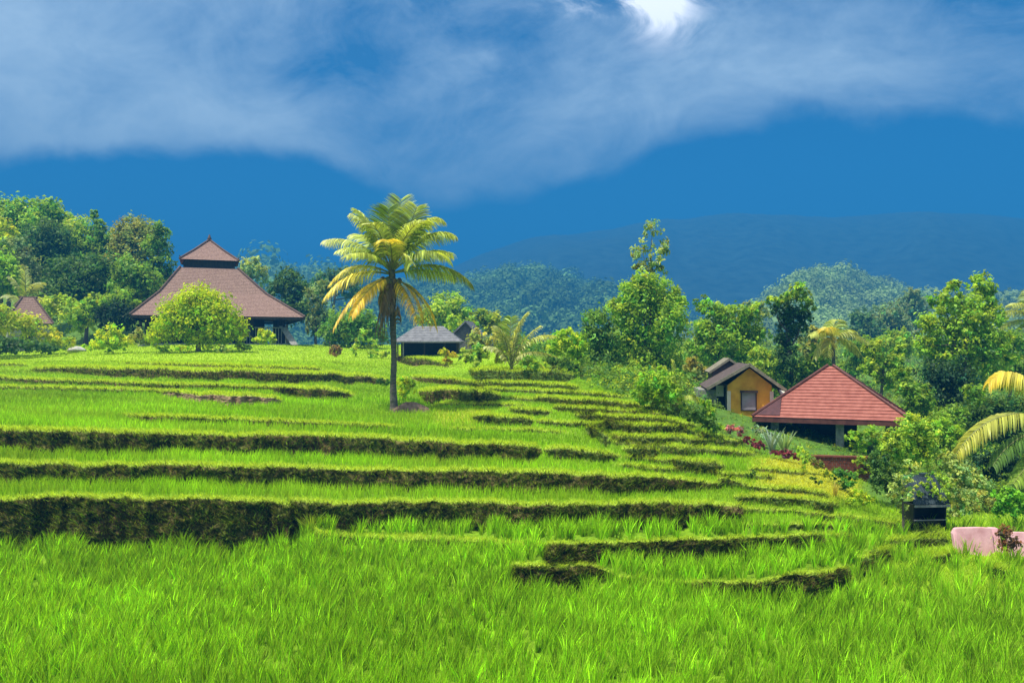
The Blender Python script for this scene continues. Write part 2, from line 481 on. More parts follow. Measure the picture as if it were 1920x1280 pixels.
# level field under and behind the camera
yb = float(G[0, 0, 1])
fx = np.linspace(-60, 60, 25); fy = np.linspace(-40, yb, 13)
FX, FY = np.meshgrid(fx, fy)
fv = np.stack([FX, FY, np.full_like(FX, float(G[0, :, 2].mean()))], -1).reshape(-1, 3)
fi = np.arange(25 * 13).reshape(13, 25) + len(V)
ff = np.stack([fi[:-1, :-1], fi[:-1, 1:], fi[1:, 1:], fi[1:, :-1]], -1).reshape(-1, 4)
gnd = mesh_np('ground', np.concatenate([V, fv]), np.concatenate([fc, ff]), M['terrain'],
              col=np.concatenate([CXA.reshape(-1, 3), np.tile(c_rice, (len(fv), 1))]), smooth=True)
tag(gnd, 'terraced green hillside with dark earth banks', None, None, 'structure')


# ------------------------------------------------------------------ rice and grass blades
def sample_cells(dens):
    """dens (NR-1,NC-1): expected count per cell -> positions, cell rows, cell columns"""
    n = rng.poisson(np.clip(dens, 0, 1e4))
    ii, jj = np.nonzero(n)
    rep = n[ii, jj]
    ii = np.repeat(ii, rep); jj = np.repeat(jj, rep)
    a = rng.random(len(ii))[:, None]; b = rng.random(len(ii))[:, None]
    q = GX[:NR]
    pos = (q[ii, jj] * (1 - a) + q[ii, jj + 1] * a) * (1 - b) + (q[ii + 1, jj] * (1 - a) + q[ii + 1, jj + 1] * a) * b
    return pos, ii, jj


q = GX[:NR]
e1 = q[:-1, 1:] - q[:-1, :-1]; e2 = q[1:, :-1] - q[:-1, :-1]
CR = np.cross(e1, e2)
AREA3 = np.linalg.norm(CR, axis=-1); AREA = np.abs(CR[..., 2])
mid = lambda A: .25 * (A[:-1, :-1] + A[1:, :-1] + A[:-1, 1:] + A[1:, 1:])
mR, mDK, mPX, mPY, mD, mYE, mWD, mRT = (mid(A) for A in (Rm, DK, PX, PY, D, ye[..., 0], wood[..., 0], rt[..., 0]))
mBR = mid(BARE)
infr = (mPX > -260) & (mPX < 2180)


def blades(pos, h, w, lean, bend, col, seg=3):
    """tapered bending strips"""
    n = len(pos)
    yaw = rng.uniform(0, 2 * np.pi, n)
    la = rng.uniform(0, 2 * np.pi, n) if lean.ndim == 1 else np.arctan2(lean[:, 1], lean[:, 0])
    lm = lean if lean.ndim == 1 else np.linalg.norm(lean, axis=1)
    ldir = np.stack([np.cos(la), np.sin(la), np.zeros(n)], -1)
    side = np.stack([np.cos(yaw), np.sin(yaw), np.zeros(n)], -1)
    rows = []
    ts = np.linspace(0, 1, seg + 1)
    for t in ts:
        off = ldir * (h * (lm * t + bend * t * t))[:, None]
        zz = h * (t - .35 * bend * t * t * t)
        c = pos + off; c[:, 2] += zz
        ww = w * (1 - t) ** .6 if t < 1 else 0 * w
        if t < 1:
            rows += [c - side * ww[:, None] * .5, c + side * ww[:, None] * .5]
        else:
            rows += [c]
    k = len(rows)
    V = np.stack(rows, 1).reshape(-1, 3)
    b = np.arange(n)[:, None] * k
    F4 = [np.concatenate([b + 2 * i, b + 2 * i + 1, b + 2 * i + 3, b + 2 * i + 2], 1) for i in range(seg - 1)]
    F3 = np.concatenate([b + 2 * seg - 2, b + 2 * seg - 1, b + 2 * seg], 1)
    cc = np.repeat(col, k, axis=0).reshape(n, k, 3).copy()
    g_ = np.linspace(.85, 1.15, k)[None, :, None]
    cc = cc * g_
    faces = ([np.concatenate(F4)] if F4 else []) + [F3]
    return V, faces, cc.reshape(-1, 3)


def rice_colour(n, base, var=.22, yel=.25):
    v = np.exp(rng.normal(0, var, n))[:, None]
    y = rng.random(n)[:, None] ** 2 * yel
    c = base[None] * v * (1 - y) + np.array([.42, .50, .05])[None] * y
    return c


tread = np.clip(1 - 1.6 * mR - 1.2 * mDK, 0, 1) * (1 - mWD) * (1 - np.clip(mYE, 0, 1)) * infr
# clumps of rice
near = tread * (mPY > 985) * (1 - .75 * mRT)
pos, ii, jj = sample_cells(AREA * near * 24 * np.minimum(1, (19 / mD) ** 1.2))
nb = 13
cn = len(pos)
dcl = mD[ii, jj]
ctone = np.exp(rng.normal(0, .22, cn) + .22 * fbm(pos[:, 0] / 4, pos[:, 1] / 3, 68, 3) + .16 * n1d(pos[:, 0] + 3 * pos[:, 1], 71, .9) + .12 * n1d(pos[:, 0] * 1.3 - pos[:, 1], 72, 3.0))
hcl = rng.uniform(.42, .66, cn)
ang = rng.uniform(0, 2 * np.pi, (cn, nb)); rad = rng.random((cn, nb)) ** .7
off = np.stack([np.cos(ang), np.sin(ang), np.zeros_like(ang)], -1)
bp = (pos[:, None] + off * (rad * .075)[..., None]).reshape(-1, 3)
ln = (off * (rad * .24 + .03)[..., None]).reshape(-1, 3) + rng.normal(0, .05, (cn * nb, 3)) + np.array([.05, 0, 0])
hb = np.repeat(hcl, nb) * rng.uniform(.6, 1.1, cn * nb)
wb = np.repeat(np.clip(.019 * (dcl / 14), .018, .034), nb) * rng.uniform(.8, 1.3, cn * nb)
cb = rice_colour(cn * nb, np.array([.235, .475, .010]), .40, .42) * np.repeat(ctone, nb)[:, None]
V, Fs, cc = blades(bp, hb, wb, ln[:, :2], rng.uniform(.02, .32, cn * nb), cb, 3)
ntot = cn * nb
o = mesh_np('rice_field', V, Fs, M['rice'], col=cc)
tag(o, 'tall bright green rice filling the level field in front', 'rice', None, 'stuff')

far = tread * (mPY <= 985) * (mPY > 676) * (1 - mRT)
pos, ii, jj = sample_cells(AREA * far * np.clip(165 * (30 / mD) ** 2, 18, 190))
n = len(pos); dd = mD[ii, jj]; ntot += n
hgt = np.interp(mPY[ii, jj], [676, 720, 800, 985], [.14, .24, .36, .46]) * rng.uniform(.6, 1.15, n) * np.interp(mPX[ii, jj] + (900 - mPY[ii, jj]) * 1.5, [980, 1150], [1, .5])
ctone = np.exp(.2 * n1d(pos[:, 0] + 2 * pos[:, 1], 81, 1.3) + .15 * n1d(pos[:, 0] * .7 - pos[:, 1] * 2, 82, 5.0))
basec = np.array([.27, .485, .012])[None] * (1 - smooth(720, 670, mPY[ii, jj]))[:, None] + np.array([.36, .53, .03])[None] * smooth(720, 670, mPY[ii, jj])[:, None]
patch = fbm(mPX[ii, jj] / 330, mPY[ii, jj] / 26, 61, 3)
cb = basec * np.exp(rng.normal(0, .28, n) + .28 * patch)[:, None] * ctone[:, None]
yel_ = np.clip(.25 + .5 * fbm(mPX[ii, jj] / 200, mPY[ii, jj] / 18, 65, 3), 0, .6)[:, None] * rng.random(n)[:, None]
cb = cb * (1 - yel_) + np.array([.46, .52, .06]) * yel_
V, Fs, cc = blades(pos, hgt, .02 * np.clip(dd / 25, 1, 4), np.abs(rng.normal(.1, .12, n)), rng.uniform(0, .4, n), cb, 2)
o = mesh_np('terrace_rice', V, Fs, M['rice'], col=cc)
tag(o, 'shorter green rice standing on the stepped terraces', 'rice', None, 'stuff')

# grass: lips of the banks, the field below the pavilion, the rough right-hand slope
lipm = np.clip(mDK * 1.1, 0, 1) * infr * (1 - mWD) * 260 * np.clip((30 / mD) ** 1.6, .12, 1.5)
topf = np.clip(1 - 2 * mR, 0, 1) * (mPY <= 690) * infr * 22 * (1 - mWD)
ryt = (mRT + np.clip(mYE, 0, 1)) * np.clip(1 - 1.5 * mR, 0, 1) * infr * 200 * np.clip((26 / mD) ** 1.5, .2, 1.3) * (1 - mWD)
pos, ii, jj = sample_cells(AREA * (topf + ryt) + AREA3 * lipm)
n = len(pos); dd = mD[ii, jj]; ntot += n
yl = np.clip(mYE[ii, jj], 0, 1)[:, None]; dkv = mDK[ii, jj][:, None]
cb = np.array([.36, .54, .02]) * (1 - yl) + np.array([.55, .55, .03]) * yl
cb = cb * (1 - dkv) + np.array([.42, .56, .05]) * dkv
cb = cb * np.exp(rng.normal(0, .25, n))[:, None]
hgt = rng.uniform(.05, .14, n) * np.interp(dd, [15, 60], [1, 1.3]) * (1 + .8 * (mRT[ii, jj] > .5))
dk1 = dkv[:, 0]
hgt = hgt * (1 + .45 * dk1)
ln = np.stack([rng.normal(0, .3, n), rng.normal(0, .25, n) - rng.uniform(0, .8, n) * dk1], -1)
V, Fs, cc = blades(pos, hgt, .016 * np.clip(dd / 20, 1, 5), ln, rng.uniform(0, .8, n) + .5 * dk1 * rng.random(n), cb, 2)
o = mesh_np('bank_grass', V, Fs, M['rice'], col=cc)
tag(o, 'short yellow green grass along the terrace edges', 'grass', None, 'stuff')

# mossy weeds hanging on the banks
bm_ = np.clip(mR * 1.2 - .15, 0, 1) * infr * (1 - mWD) * (1 - mBR)
pos, ii, jj = sample_cells(AREA3 * bm_ * 190 * np.clip((28 / mD) ** 1.8, .2, 1.5))
n = len(pos); dd = mD[ii, jj]; ntot += n
cb = np.where(rng.random(n)[:, None] < .5, np.array([[.10, .165, .012]]), np.array([[.16, .15, .035]])) * np.exp(rng.normal(0, .45, n))[:, None]
hot = rng.random(n) < .10
cb[hot] = np.array([.28, .42, .04]) * np.exp(rng.normal(0, .3, hot.sum()))[:, None]
pos[:, 1] -= rng.uniform(0, .06, n)
ln = np.stack([rng.normal(0, .5, n), -np.abs(rng.normal(.7, .4, n))], -1)
V, Fs, cc = blades(pos, rng.uniform(.06, .2, n) * np.interp(dd, [25, 70], [1, 1.5]), .03 * np.clip(dd / 25, 1, 3.5), ln, rng.uniform(.1, .7, n), cb, 2)
o = mesh_np('bank_weeds', V, Fs, M['tuft'], col=cc)
tag(o, 'dark mossy weeds clinging to the earth banks', 'weeds', None, 'stuff')
# leafy undergrowth below the trees on the right
dens = AREA * np.clip(mWD * 1.6, 0, 1) * 1.0 * np.clip((45 / mD) ** 2, .02, 1.3) * infr
dens = dens * np.where((mPX > 1325) & (mPX < 1660) & (mPY > 735), 1.6, 1)
pos, ii, jj = sample_cells(dens)
low_ = (mPX > 1325) & (mPX < 1660) & (mPY > 735)
UG = (pos, mD[ii, jj], np.where(low_[ii, jj], .36, 1.0))
print('blades', ntot, 'undergrowth', len(pos))


# ------------------------------------------------------------------ foliage
def leaves_np(cen, rad, nleaf, size, col, sparse=0.0, flat=.5, cl=.30, var=.20, hue=.18):
    """cen (m,3) rad (m,3) ellipsoid lobes, nleaf per lobe -> quads in leaf clumps"""
    Vs, Cs = [], []
    for c, r, nl in zip(cen, rad, nleaf):
        nl = int(nl)
        if nl < 4: continue
        per = 16
        m = max(3, nl // per)
        dirs = rng.normal(0, 1, (m, 3)); dirs /= np.linalg.norm(dirs, axis=1)[:, None]
        dirs[:, 2] = np.where((dirs[:, 2] < -.3) & (rng.random(m) < .45), -dirs[:, 2], dirs[:, 2])
        rr = rng.uniform(.62, 1.06, m) ** 1
        inner = rng.random(m) < .25
        rr = np.where(inner, rng.uniform(.1, .6, m), rr)
        cc = c + dirs * rr[:, None] * r
        cs = cl * rng.uniform(.5, 1.2, m)
        tone = np.exp(rng.normal(0, var * 1.3, m)); hu = rng.normal(0, hue, m)
        k = np.repeat(np.arange(m), per)
        lo = rng.normal(0, .55, (len(k), 3))
        lp = cc[k] + lo * cs[k][:, None] * r
        nn = dirs[k] * .55 + np.array([0, 0, flat]) + rng.normal(0, .55, (len(k), 3))
        nn /= np.linalg.norm(nn, axis=1)[:, None]
        a = rng.normal(0, 1, (len(k), 3)); u = np.cross(nn, a); u /= np.linalg.norm(u, axis=1)[:, None] + 1e-9
        w = np.cross(nn, u)
        sz = size * rng.uniform(.6, 1.35, len(k))[:, None]
        droop = np.array([0, 0, -.18]) * sz
        Vs.append(np.stack([lp - u * sz * .62 + droop, lp - w * sz * .34, lp + u * sz * .62 + droop, lp + w * sz * .34], 1).reshape(-1, 3))
        col_ = np.array(col)[None] * (tone[k] * np.exp(rng.normal(0, .14, len(k))))[:, None]
        h = np.clip(hu[k], -.4, .5)[:, None]
        col_ = col_ * np.concatenate([1 + 1.2 * h, 1 + .25 * h, 1 - .6 * h], 1)
        Cs.append(np.repeat(np.clip(col_, .003, .8), 4, axis=0))
    V = np.concatenate(Vs); Cc = np.concatenate(Cs)
    f = np.arange(len(V)).reshape(-1, 4)
    return V, f, Cc


pos, dd, um = UG
ur_ = rng.uniform(.35, .95, len(pos)) * np.clip((dd / 45) ** .8, .7, 3) * um
cV, cF, cC = [], [], []
tones = np.array([(.16, .31, .03), (.24, .40, .035), (.10, .21, .035), (.34, .48, .03), (.2, .28, .06)])
for t_ in range(5):
    sel = np.arange(len(pos)) % 5 == t_
    c_ = pos[sel] + np.array([0, 0, .25]) * um[sel][:, None]; r_ = ur_[sel][:, None] * np.array([1, 1, .8])
    v_, f_, q_ = leaves_np(c_, r_, np.full(sel.sum(), 150), 1.0, tones[t_])
    # leaf size follows the clump
    k_ = np.repeat(np.arange(sel.sum()), len(v_) // max(1, sel.sum()))
    ctr_ = v_.reshape(-1, 4, 3).mean(1, keepdims=True)
    sz_ = (.17 * ur_[sel])[k_.reshape(-1, 4)[:, :1]][..., None]
    v_ = ((v_.reshape(-1, 4, 3) - ctr_) * sz_ + ctr_).reshape(-1, 3)
    cV.append(v_); cC.append(q_)
cV = np.concatenate(cV)
o = mesh_np('undergrowth', cV, np.arange(len(cV)).reshape(-1, 4), M['leaf'], col=np.concatenate(cC))
tag(o, 'tangled leafy undergrowth below the right hand trees', 'undergrowth', None, 'stuff')


def tube_np(pts, rads, n=8):
    pts = np.array(pts, float); k = len(pts)
    V = []
    for i in range(k):
        t = pts[min(i + 1, k - 1)] - pts[max(i - 1, 0)]; t /= np.linalg.norm(t) + 1e-9
        u = np.cross(t, (0, 1.0, 0) if abs(t[1]) < .9 else (1.0, 0, 0)); u /= np.linalg.norm(u)
        w = np.cross(t, u)
        an = np.linspace(0, 2 * np.pi, n, endpoint=False)
        V.append(pts[i] + rads[i] * (np.cos(an)[:, None] * u + np.sin(an)[:, None] * w))
    V = np.concatenate(V)
    F = []
    for i in range(k - 1):
        for j in range(n):
            F.append([i * n + j, i * n + (j + 1) % n, (i + 1) * n + (j + 1) % n, (i + 1) * n + j])
    return V, np.array(F)


def join(parts):
    V = []; F = []; b = 0
    for v, f in parts:
        V.append(v); F.append(f + b); b += len(v)
    return np.concatenate(V), np.concatenate(F)


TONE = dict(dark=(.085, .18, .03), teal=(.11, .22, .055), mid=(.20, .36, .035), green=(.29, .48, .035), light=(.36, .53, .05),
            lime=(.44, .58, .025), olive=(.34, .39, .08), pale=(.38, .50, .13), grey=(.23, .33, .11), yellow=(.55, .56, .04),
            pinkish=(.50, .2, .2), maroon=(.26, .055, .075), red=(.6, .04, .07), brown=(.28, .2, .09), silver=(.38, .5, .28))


def plant(name, label, cat, tone, blobs, d=None, base=None, leaf=5.0, trunk=True, cover=5.0, group=None, tr=None, lean=0, sparse=False, flat=.5, part='crown'):
    """blobs: (px, py, r[, ry]) in photo pixels at the plant's distance; base: (px, py) where it stands"""
    if d is None: d = gdist(*base)
    bx = base[0] if base is not None else blobs[0][0]
    b = np.array([(q_[0], q_[1], q_[2], q_[3] if len(q_) > 3 else q_[2]) for q_ in blobs], float)
    k = d / F
    gz = ground(bx, d)
    ctr = P(b[:, 0], b[:, 1], d)
    ctr[:, 1] += rng.normal(0, .22, len(b)) * b[:, 2] * k
    foot = np.array([(bx - CX) / F * d, d, gz])
    lowest = (ctr[:, 2] - b[:, 3] * k).min()
    if base is not None and foot[2] > lowest + .05: foot[2] = max(foot[2], lowest)
    root = thing(name, foot, label, cat, group)
    rad = np.stack([b[:, 2], .5 * (b[:, 2] + b[:, 3]), b[:, 3]], -1) * k
    nl = cover * np.pi * b[:, 2] * b[:, 3] / (.42 * leaf * leaf)
    V, f, c = leaves_np(ctr, rad, nl, leaf * k, TONE[tone] if isinstance(tone, str) else tone, flat=flat, cl=.34 if sparse else .28)
    V[:, 2] = np.maximum(V[:, 2], foot[2] + .02 - .0 * V[:, 2]) if base is not None else V[:, 2]
    mesh_np(part, V, f, M['leaf'], root, col=c)
    if trunk:
        tops = ctr[np.argsort(-ctr[:, 2])]
        mean = ctr.mean(0)
        hgt = max(.3, mean[2] - foot[2])
        r0 = (tr * k) if tr else np.clip(.035 * hgt, .03, .38)
        bend = rng.normal(0, .04, 3) * hgt; bend[2] = 0
        mids = [foot - np.array([0, 0, .15]), foot + (mean - foot) * .3 + bend, foot + (mean - foot) * .65 + bend * .6, mean]
        parts = [tube_np(mids, [r0 * 1.15, r0 * .85, r0 * .65, r0 * .45])]
        for c_ in ctr:
            s0 = foot + (mean - foot) * rng.uniform(.55, .95)
            m_ = s0 + (c_ - s0) * .5 + rng.normal(0, .05, 3) * hgt
            parts.append(tube_np([s0, m_, c_], [r0 * .42, r0 * .28, r0 * .1], 6))
        v, ff_ = join(parts)
        mesh_np('trunk', v, ff_, M['bark'], root, smooth=True)
    return root


# --- wood on the left rise
LG = 'trees of the wood on the left rise'
plant('broadleaf_tree', 'broad mid green tree at the upper left edge of the wood', 'tree', 'green', [(10, 418, 45), (48, 408, 36), (-45, 425, 55), (20, 450, 45), (-20, 470, 50)], d=128, leaf=5.5, group=LG)
plant('broadleaf_tree', 'highest peaked tree of the left wood with sunny tip', 'tree', 'green', [(92, 392, 25), (108, 412, 26), (74, 424, 34), (116, 440, 28)], d=126, leaf=5.5, group=LG)
plant('broadleaf_tree', 'dark blue green rounded tree below the highest peak of the left wood', 'tree', 'teal', [(78, 462, 40), (100, 446, 34), (60, 490, 36), (105, 490, 38)], d=118, leaf=5.5, group=LG)
plant('broadleaf_tree', 'light green feathery tree with flat top in the middle of the left wood', 'tree', 'light', [(145, 432, 28), (160, 462, 32), (128, 455, 30), (150, 495, 34)], d=122, leaf=5, group=LG)
plant('slender_tree', 'slender tree poking up with a small pointed tip in the left wood', 'tree', 'mid', [(181, 402, 9, 12), (184, 424, 14), (195, 445, 22), (192, 475, 30)], d=121, leaf=5, group=LG)
plant('broadleaf_tree', 'olive yellowish tree at the right of the left wood', 'tree', 'olive', [(252, 436, 32), (230, 452, 30), (272, 452, 34), (250, 484, 38), (222, 488, 28)], d=119, leaf=5, group=LG)
plant('broadleaf_tree', 'rightmost green tree of the left wood above the pavilion roof slope', 'tree', 'mid', [(302, 438, 19), (296, 465, 24), (306, 496, 22), (292, 520, 26), (316, 515, 14)], d=116, leaf=5, group=LG)
plant('broadleaf_tree', 'bright lime tree at the left frame edge of the wood', 'tree', 'lime', [(6, 436, 26), (16, 460, 22), (-16, 470, 34)], d=112, leaf=6, group=LG)
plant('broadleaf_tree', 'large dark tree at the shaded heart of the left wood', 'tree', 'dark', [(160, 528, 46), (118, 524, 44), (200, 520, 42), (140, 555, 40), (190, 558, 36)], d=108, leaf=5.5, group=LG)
plant('broadleaf_tree', 'dark green tree with pale leaf clumps beside the pavilion roof', 'tree', 'mid', [(248, 518, 36), (276, 530, 30), (240, 552, 34), (282, 556, 20)], d=104, leaf=6, group=LG)
plant('broadleaf_tree', 'bright green bushy tree at the left frame edge above the hut', 'tree', 'green', [(4, 512, 34), (-28, 500, 40), (12, 545, 26)], d=102, leaf=6, group=LG)
plant('broadleaf_tree', 'grey green tree between the lime tree and the dark heart of the wood', 'tree', 'grey', [(42, 500, 32), (56, 530, 30), (30, 470, 24)], d=110, leaf=5, group=LG)

SG = 'shrubs round the large pavilion'
plant('broadleaf_shrub', 'light green large leaved shrub right behind the hut roof', 'shrub', 'light', [(96, 582, 26), (118, 572, 20), (80, 596, 20)], d=98, leaf=6, trunk=False, group=SG, part='foliage')
plant('broadleaf_shrub', 'light green large leaved shrub between hut roof and dark hedge', 'shrub', 'light', [(152, 578, 26), (172, 570, 18), (140, 600, 24), (160, 606, 20)], d=97, leaf=6, trunk=False, group=SG, part='foliage')
plant('broadleaf_shrub', 'green shrub under the left slope of the pavilion roof', 'shrub', 'green', [(210, 568, 20), (235, 570, 20), (255, 572, 14)], d=96, leaf=6, trunk=False, group=SG, part='foliage')
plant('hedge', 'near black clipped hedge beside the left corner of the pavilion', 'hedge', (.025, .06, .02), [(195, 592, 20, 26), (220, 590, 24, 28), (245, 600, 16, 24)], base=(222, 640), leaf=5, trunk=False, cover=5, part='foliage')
plant('broadleaf_shrub', 'wide shrub with sunlit yellow green top at the left frame edge', 'shrub', (.46, .56, .04), [(8, 600, 36, 28), (46, 612, 36, 24), (92, 630, 26, 18), (-36, 612, 40, 34), (120, 642, 20, 12)], base=(40, 668), leaf=5, trunk=False, part='foliage', group=SG)
plant('broadleaf_shrub', 'dark shrub at the foot of the sunlit left edge shrub', 'shrub', 'dark', [(20, 648, 34, 16), (66, 650, 30, 14), (100, 655, 24, 10), (-24, 645, 30, 18)], base=(40, 672), leaf=5, trunk=False, cover=4.5, part='foliage', group=SG)
plant('broadleaf_shrub', 'glowing lime shrub left of the pavilion', 'shrub', (.52, .70, .02), [(188, 636, 16, 18), (213, 628, 20, 20), (236, 640, 14, 14), (170, 648, 12, 10), (205, 650, 30, 10)], base=(205, 664), leaf=5, trunk=False, part='foliage', group=SG)
plant('broadleaf_shrub', 'thin olive shrub between lime shrub and round tree', 'shrub', 'olive', [(258, 632, 14, 16), (276, 640, 12, 14)], base=(266, 662), leaf=4, trunk=False, part='foliage', group=SG)
plant('round_tree', 'round dome shaped yellow green tree in front of the pavilion', 'tree', (.46, .60, .015), [(370, 566, 40, 34), (336, 592, 38), (408, 590, 40), (372, 600, 50, 44), (312, 618, 30), (430, 616, 30), (346, 626, 34, 24), (400, 628, 34, 24), (288, 634, 16), (452, 630, 14)], base=(372, 660), leaf=4.6, cover=4.6, tr=5)
plant('broadleaf_shrub', 'small round lime shrub before the dark pavilion opening', 'shrub', 'lime', [(494, 630, 14), (506, 634, 12), (486, 640, 12, 8)], base=(496, 656), leaf=4, trunk=False, part='foliage', group=SG)
for i, (x, y, r_, lb) in enumerate([(300, 652, 10, 'low tuft of green bush at the left foot of the round tree'), (340, 654, 12, 'low green bush just left of the round tree trunk'), (412, 653, 12, 'low pale bush just right of the round tree trunk'), (450, 650, 12, 'low green bush at the right foot of the round tree')]):
    plant('low_bush', lb, 'bush', ('light', 'lime', 'pale', 'light')[i], [(x, y, r_, r_ * .7), (x + 12, y + 2, r_ * .8, r_ * .5)], base=(x, y + 9), leaf=4, trunk=False, part='foliage', group='low bushes under the round tree')

# --- behind and right of the pavilion
MG = 'trees behind the hilltop houses'
plant('broadleaf_tree', 'pale hazy tree peeping over the right pavilion roof slope', 'tree', 'pale', [(468, 500, 20), (486, 516, 18), (456, 520, 16)], d=150, leaf=5, group=MG)
plant('broadleaf_tree', 'dark rounded tree just right of the pavilion roof', 'tree', 'dark', [(540, 530, 28), (560, 552, 28), (520, 545, 22), (572, 584, 24), (548, 580, 26)], d=115, leaf=5, group=MG)
plant('broadleaf_tree', 'grey green drooping tree between pavilion and tall palm', 'tree', 'grey', [(592, 560, 20, 32), (604, 600, 20, 30), (585, 610, 14, 26), (612, 540, 16)], d=108, leaf=5, group=MG)
plant('broadleaf_tree', 'far blue green tree left behind the palm crown', 'tree', 'teal', [(620, 528, 24), (645, 520, 22), (600, 532, 18), (660, 540, 24)], d=170, leaf=5, group=MG)
plant('broadleaf_tree', 'bushy green tree behind the palm trunk', 'tree', 'mid', [(640, 612, 34), (676, 606, 32), (700, 630, 26), (618, 632, 24), (660, 632, 34, 22)], base=(655, 652), leaf=5, group=MG)
plant('broadleaf_shrub', 'bright big leaved plant at the foot of the bushy tree left of the palm', 'shrub', (.36, .54, .06), [(684, 634, 14), (696, 644, 11), (672, 645, 9)], base=(685, 658), leaf=6, trunk=False, part='foliage')
plant('broadleaf_shrub', 'small brownish shrub on the grass left of the palm', 'shrub', 'brown', [(628, 660, 11, 13), (636, 655, 8, 9)], base=(629, 680), leaf=4, trunk=False, part='foliage')
plant('low_bush', 'ragged green bush left of the palm trunk on the field edge', 'bush', 'light', [(664, 657, 10, 8), (700, 662, 16, 8), (722, 664, 12, 7)], base=(700, 672), leaf=4, trunk=False, part='foliage')
plant('low_bush', 'dark tuft close to the left of the palm trunk', 'bush', 'dark', [(716, 716, 9, 10), (726, 720, 7, 8)], base=(718, 732), leaf=4, trunk=False, cover=4, part='foliage')
plant('low_bush', 'yellow green bush close to the right of the palm trunk', 'bush', 'lime', [(756, 716, 15, 14), (768, 724, 13, 12), (752, 738, 12, 10)], base=(760, 750), leaf=4, trunk=False, part='foliage')
plant('broadleaf_tree', 'light green tree right behind the palm crown', 'tree', 'light', [(828, 582, 30), (852, 572, 24), (806, 598, 26), (868, 596, 22), (838, 606, 26)], d=105, leaf=5, group=MG)
plant('broadleaf_tree', 'yellow green tree behind the dark gabled house', 'tree', (.34, .45, .04), [(905, 598, 20), (922, 606, 22), (888, 600, 14), (930, 622, 20)], d=98, leaf=5, group=MG)
plant('broadleaf_shrub', 'yellow leaved croton in front of the grey roofed shelter', 'shrub', (.55, .50, .03), [(832, 662, 10), (846, 668, 12), (838, 676, 10, 7)], base=(840, 684), leaf=5, trunk=False, part='foliage')
plant('broadleaf_shrub', 'large leaved green shrub right of the yellow croton', 'shrub', (.30, .44, .07), [(876, 664, 16), (896, 658, 15), (908, 668, 14), (886, 678, 18, 9)], base=(890, 690), leaf=7, trunk=False, part='foliage')
plant('broadleaf_shrub', 'upright yellowish shrub at the foot of the young coconut palm', 'shrub', 'yellow', [(938, 660, 9, 13), (944, 674, 9, 12), (934, 676, 8, 10)], base=(940, 692), leaf=5, trunk=False, part='foliage')
plant('broadleaf_shrub', 'glowing green shrub right of the young coconut palm', 'shrub', (.36, .56, .03), [(1050, 640, 20), (1078, 640, 20), (1064, 628, 14), (1090, 655, 16), (1040, 660, 16), (1075, 665, 20)], base=(1066, 692), leaf=5, trunk=False, part='foliage')
plant('broadleaf_shrub', 'dark low shrub on the hedge bank right of the young palm', 'shrub', 'dark', [(1032, 680, 14, 12), (1056, 682, 18, 13), (1075, 686, 12, 10)], base=(1052, 696), leaf=4.5, trunk=False, cover=4.5, part='foliage')
plant('broadleaf_shrub', 'bright leafy shrub under the young coconut palm fronds', 'shrub', 'light', [(996, 678, 14), (1008, 686, 10, 8), (985, 684, 10)], base=(996, 696), leaf=5, trunk=False, part='foliage')

# --- wood on the right
RG = 'trees of the wood behind the orange house'
plant('broadleaf_tree', 'biggest leafy tree of the right wood, broad bright crown', 'tree', 'green', [(1212, 538, 30), (1186, 556, 32), (1246, 556, 34), (1272, 566, 20), (1164, 590, 30), (1208, 592, 46), (1252, 606, 38), (1180, 640, 40), (1232, 650, 44), (1205, 690, 40), (1258, 690, 30)], d=62, leaf=5.6, group=RG, tr=7)
plant('broadleaf_tree', 'dark left flank tree of the right wood', 'tree', (.17, .32, .045), [(1120, 600, 26), (1108, 632, 24), (1142, 640, 28), (1126, 672, 34), (1102, 690, 22), (1150, 700, 30), (1130, 716, 26)], d=60, leaf=5.2, group=RG)
plant('slender_tree', 'thin sparse spire tree rising above the biggest tree', 'tree', (.34, .44, .10), [(1224, 432, 16, 20), (1205, 474, 20, 22), (1240, 474, 18, 24), (1216, 500, 22, 18), (1196, 506, 14, 14), (1236, 506, 12)], d=66, leaf=5.5, cover=2.6, sparse=True, tr=3.0, group=RG)
plant('broadleaf_tree', 'bright medium tree behind the orange house', 'tree', 'green', [(1322, 572, 18), (1342, 592, 26), (1374, 592, 24), (1404, 594, 24), (1316, 622, 26), (1352, 632, 36), (1400, 632, 34), (1428, 628, 18), (1330, 660, 30), (1390, 668, 30)], d=66, leaf=5.6, group=RG)
plant('ivy_covered_tree', 'dark ivy wrapped column tree with bright bushy head', 'tree', (.05, .13, .03), [(1476, 582, 24), (1486, 606, 27), (1478, 640, 26, 30), (1474, 680, 28, 34), (1500, 600, 20), (1455, 580, 12)], d=62, leaf=5, cover=4, group=RG)
plant('lit_tree_top', 'sunlit leafy top of the ivy column tree, light put into the leaf colour', 'creeper', (.27, .43, .035), [(1494, 544, 16), (1506, 560, 18), (1480, 560, 16), (1450, 562, 13, 10), (1468, 566, 14, 10), (1516, 580, 12)], d=61, leaf=5.5, trunk=False, part='foliage')  # tree top in a lighter leaf colour, standing in for sun on it
plant('broadleaf_tree', 'shaded tree between ivy column tree and red roof', 'tree', 'mid', [(1530, 690, 26), (1510, 720, 24), (1540, 660, 22), (1500, 690, 20), (1470, 725, 18)], d=62, leaf=5, group=RG)
plant('broadleaf_tree', 'light green tree right behind the red roof apex', 'tree', 'light', [(1650, 676, 24), (1676, 684, 22), (1640, 650, 22), (1690, 660, 18), (1664, 712, 22), (1630, 690, 18)], d=60, leaf=6, group=RG)
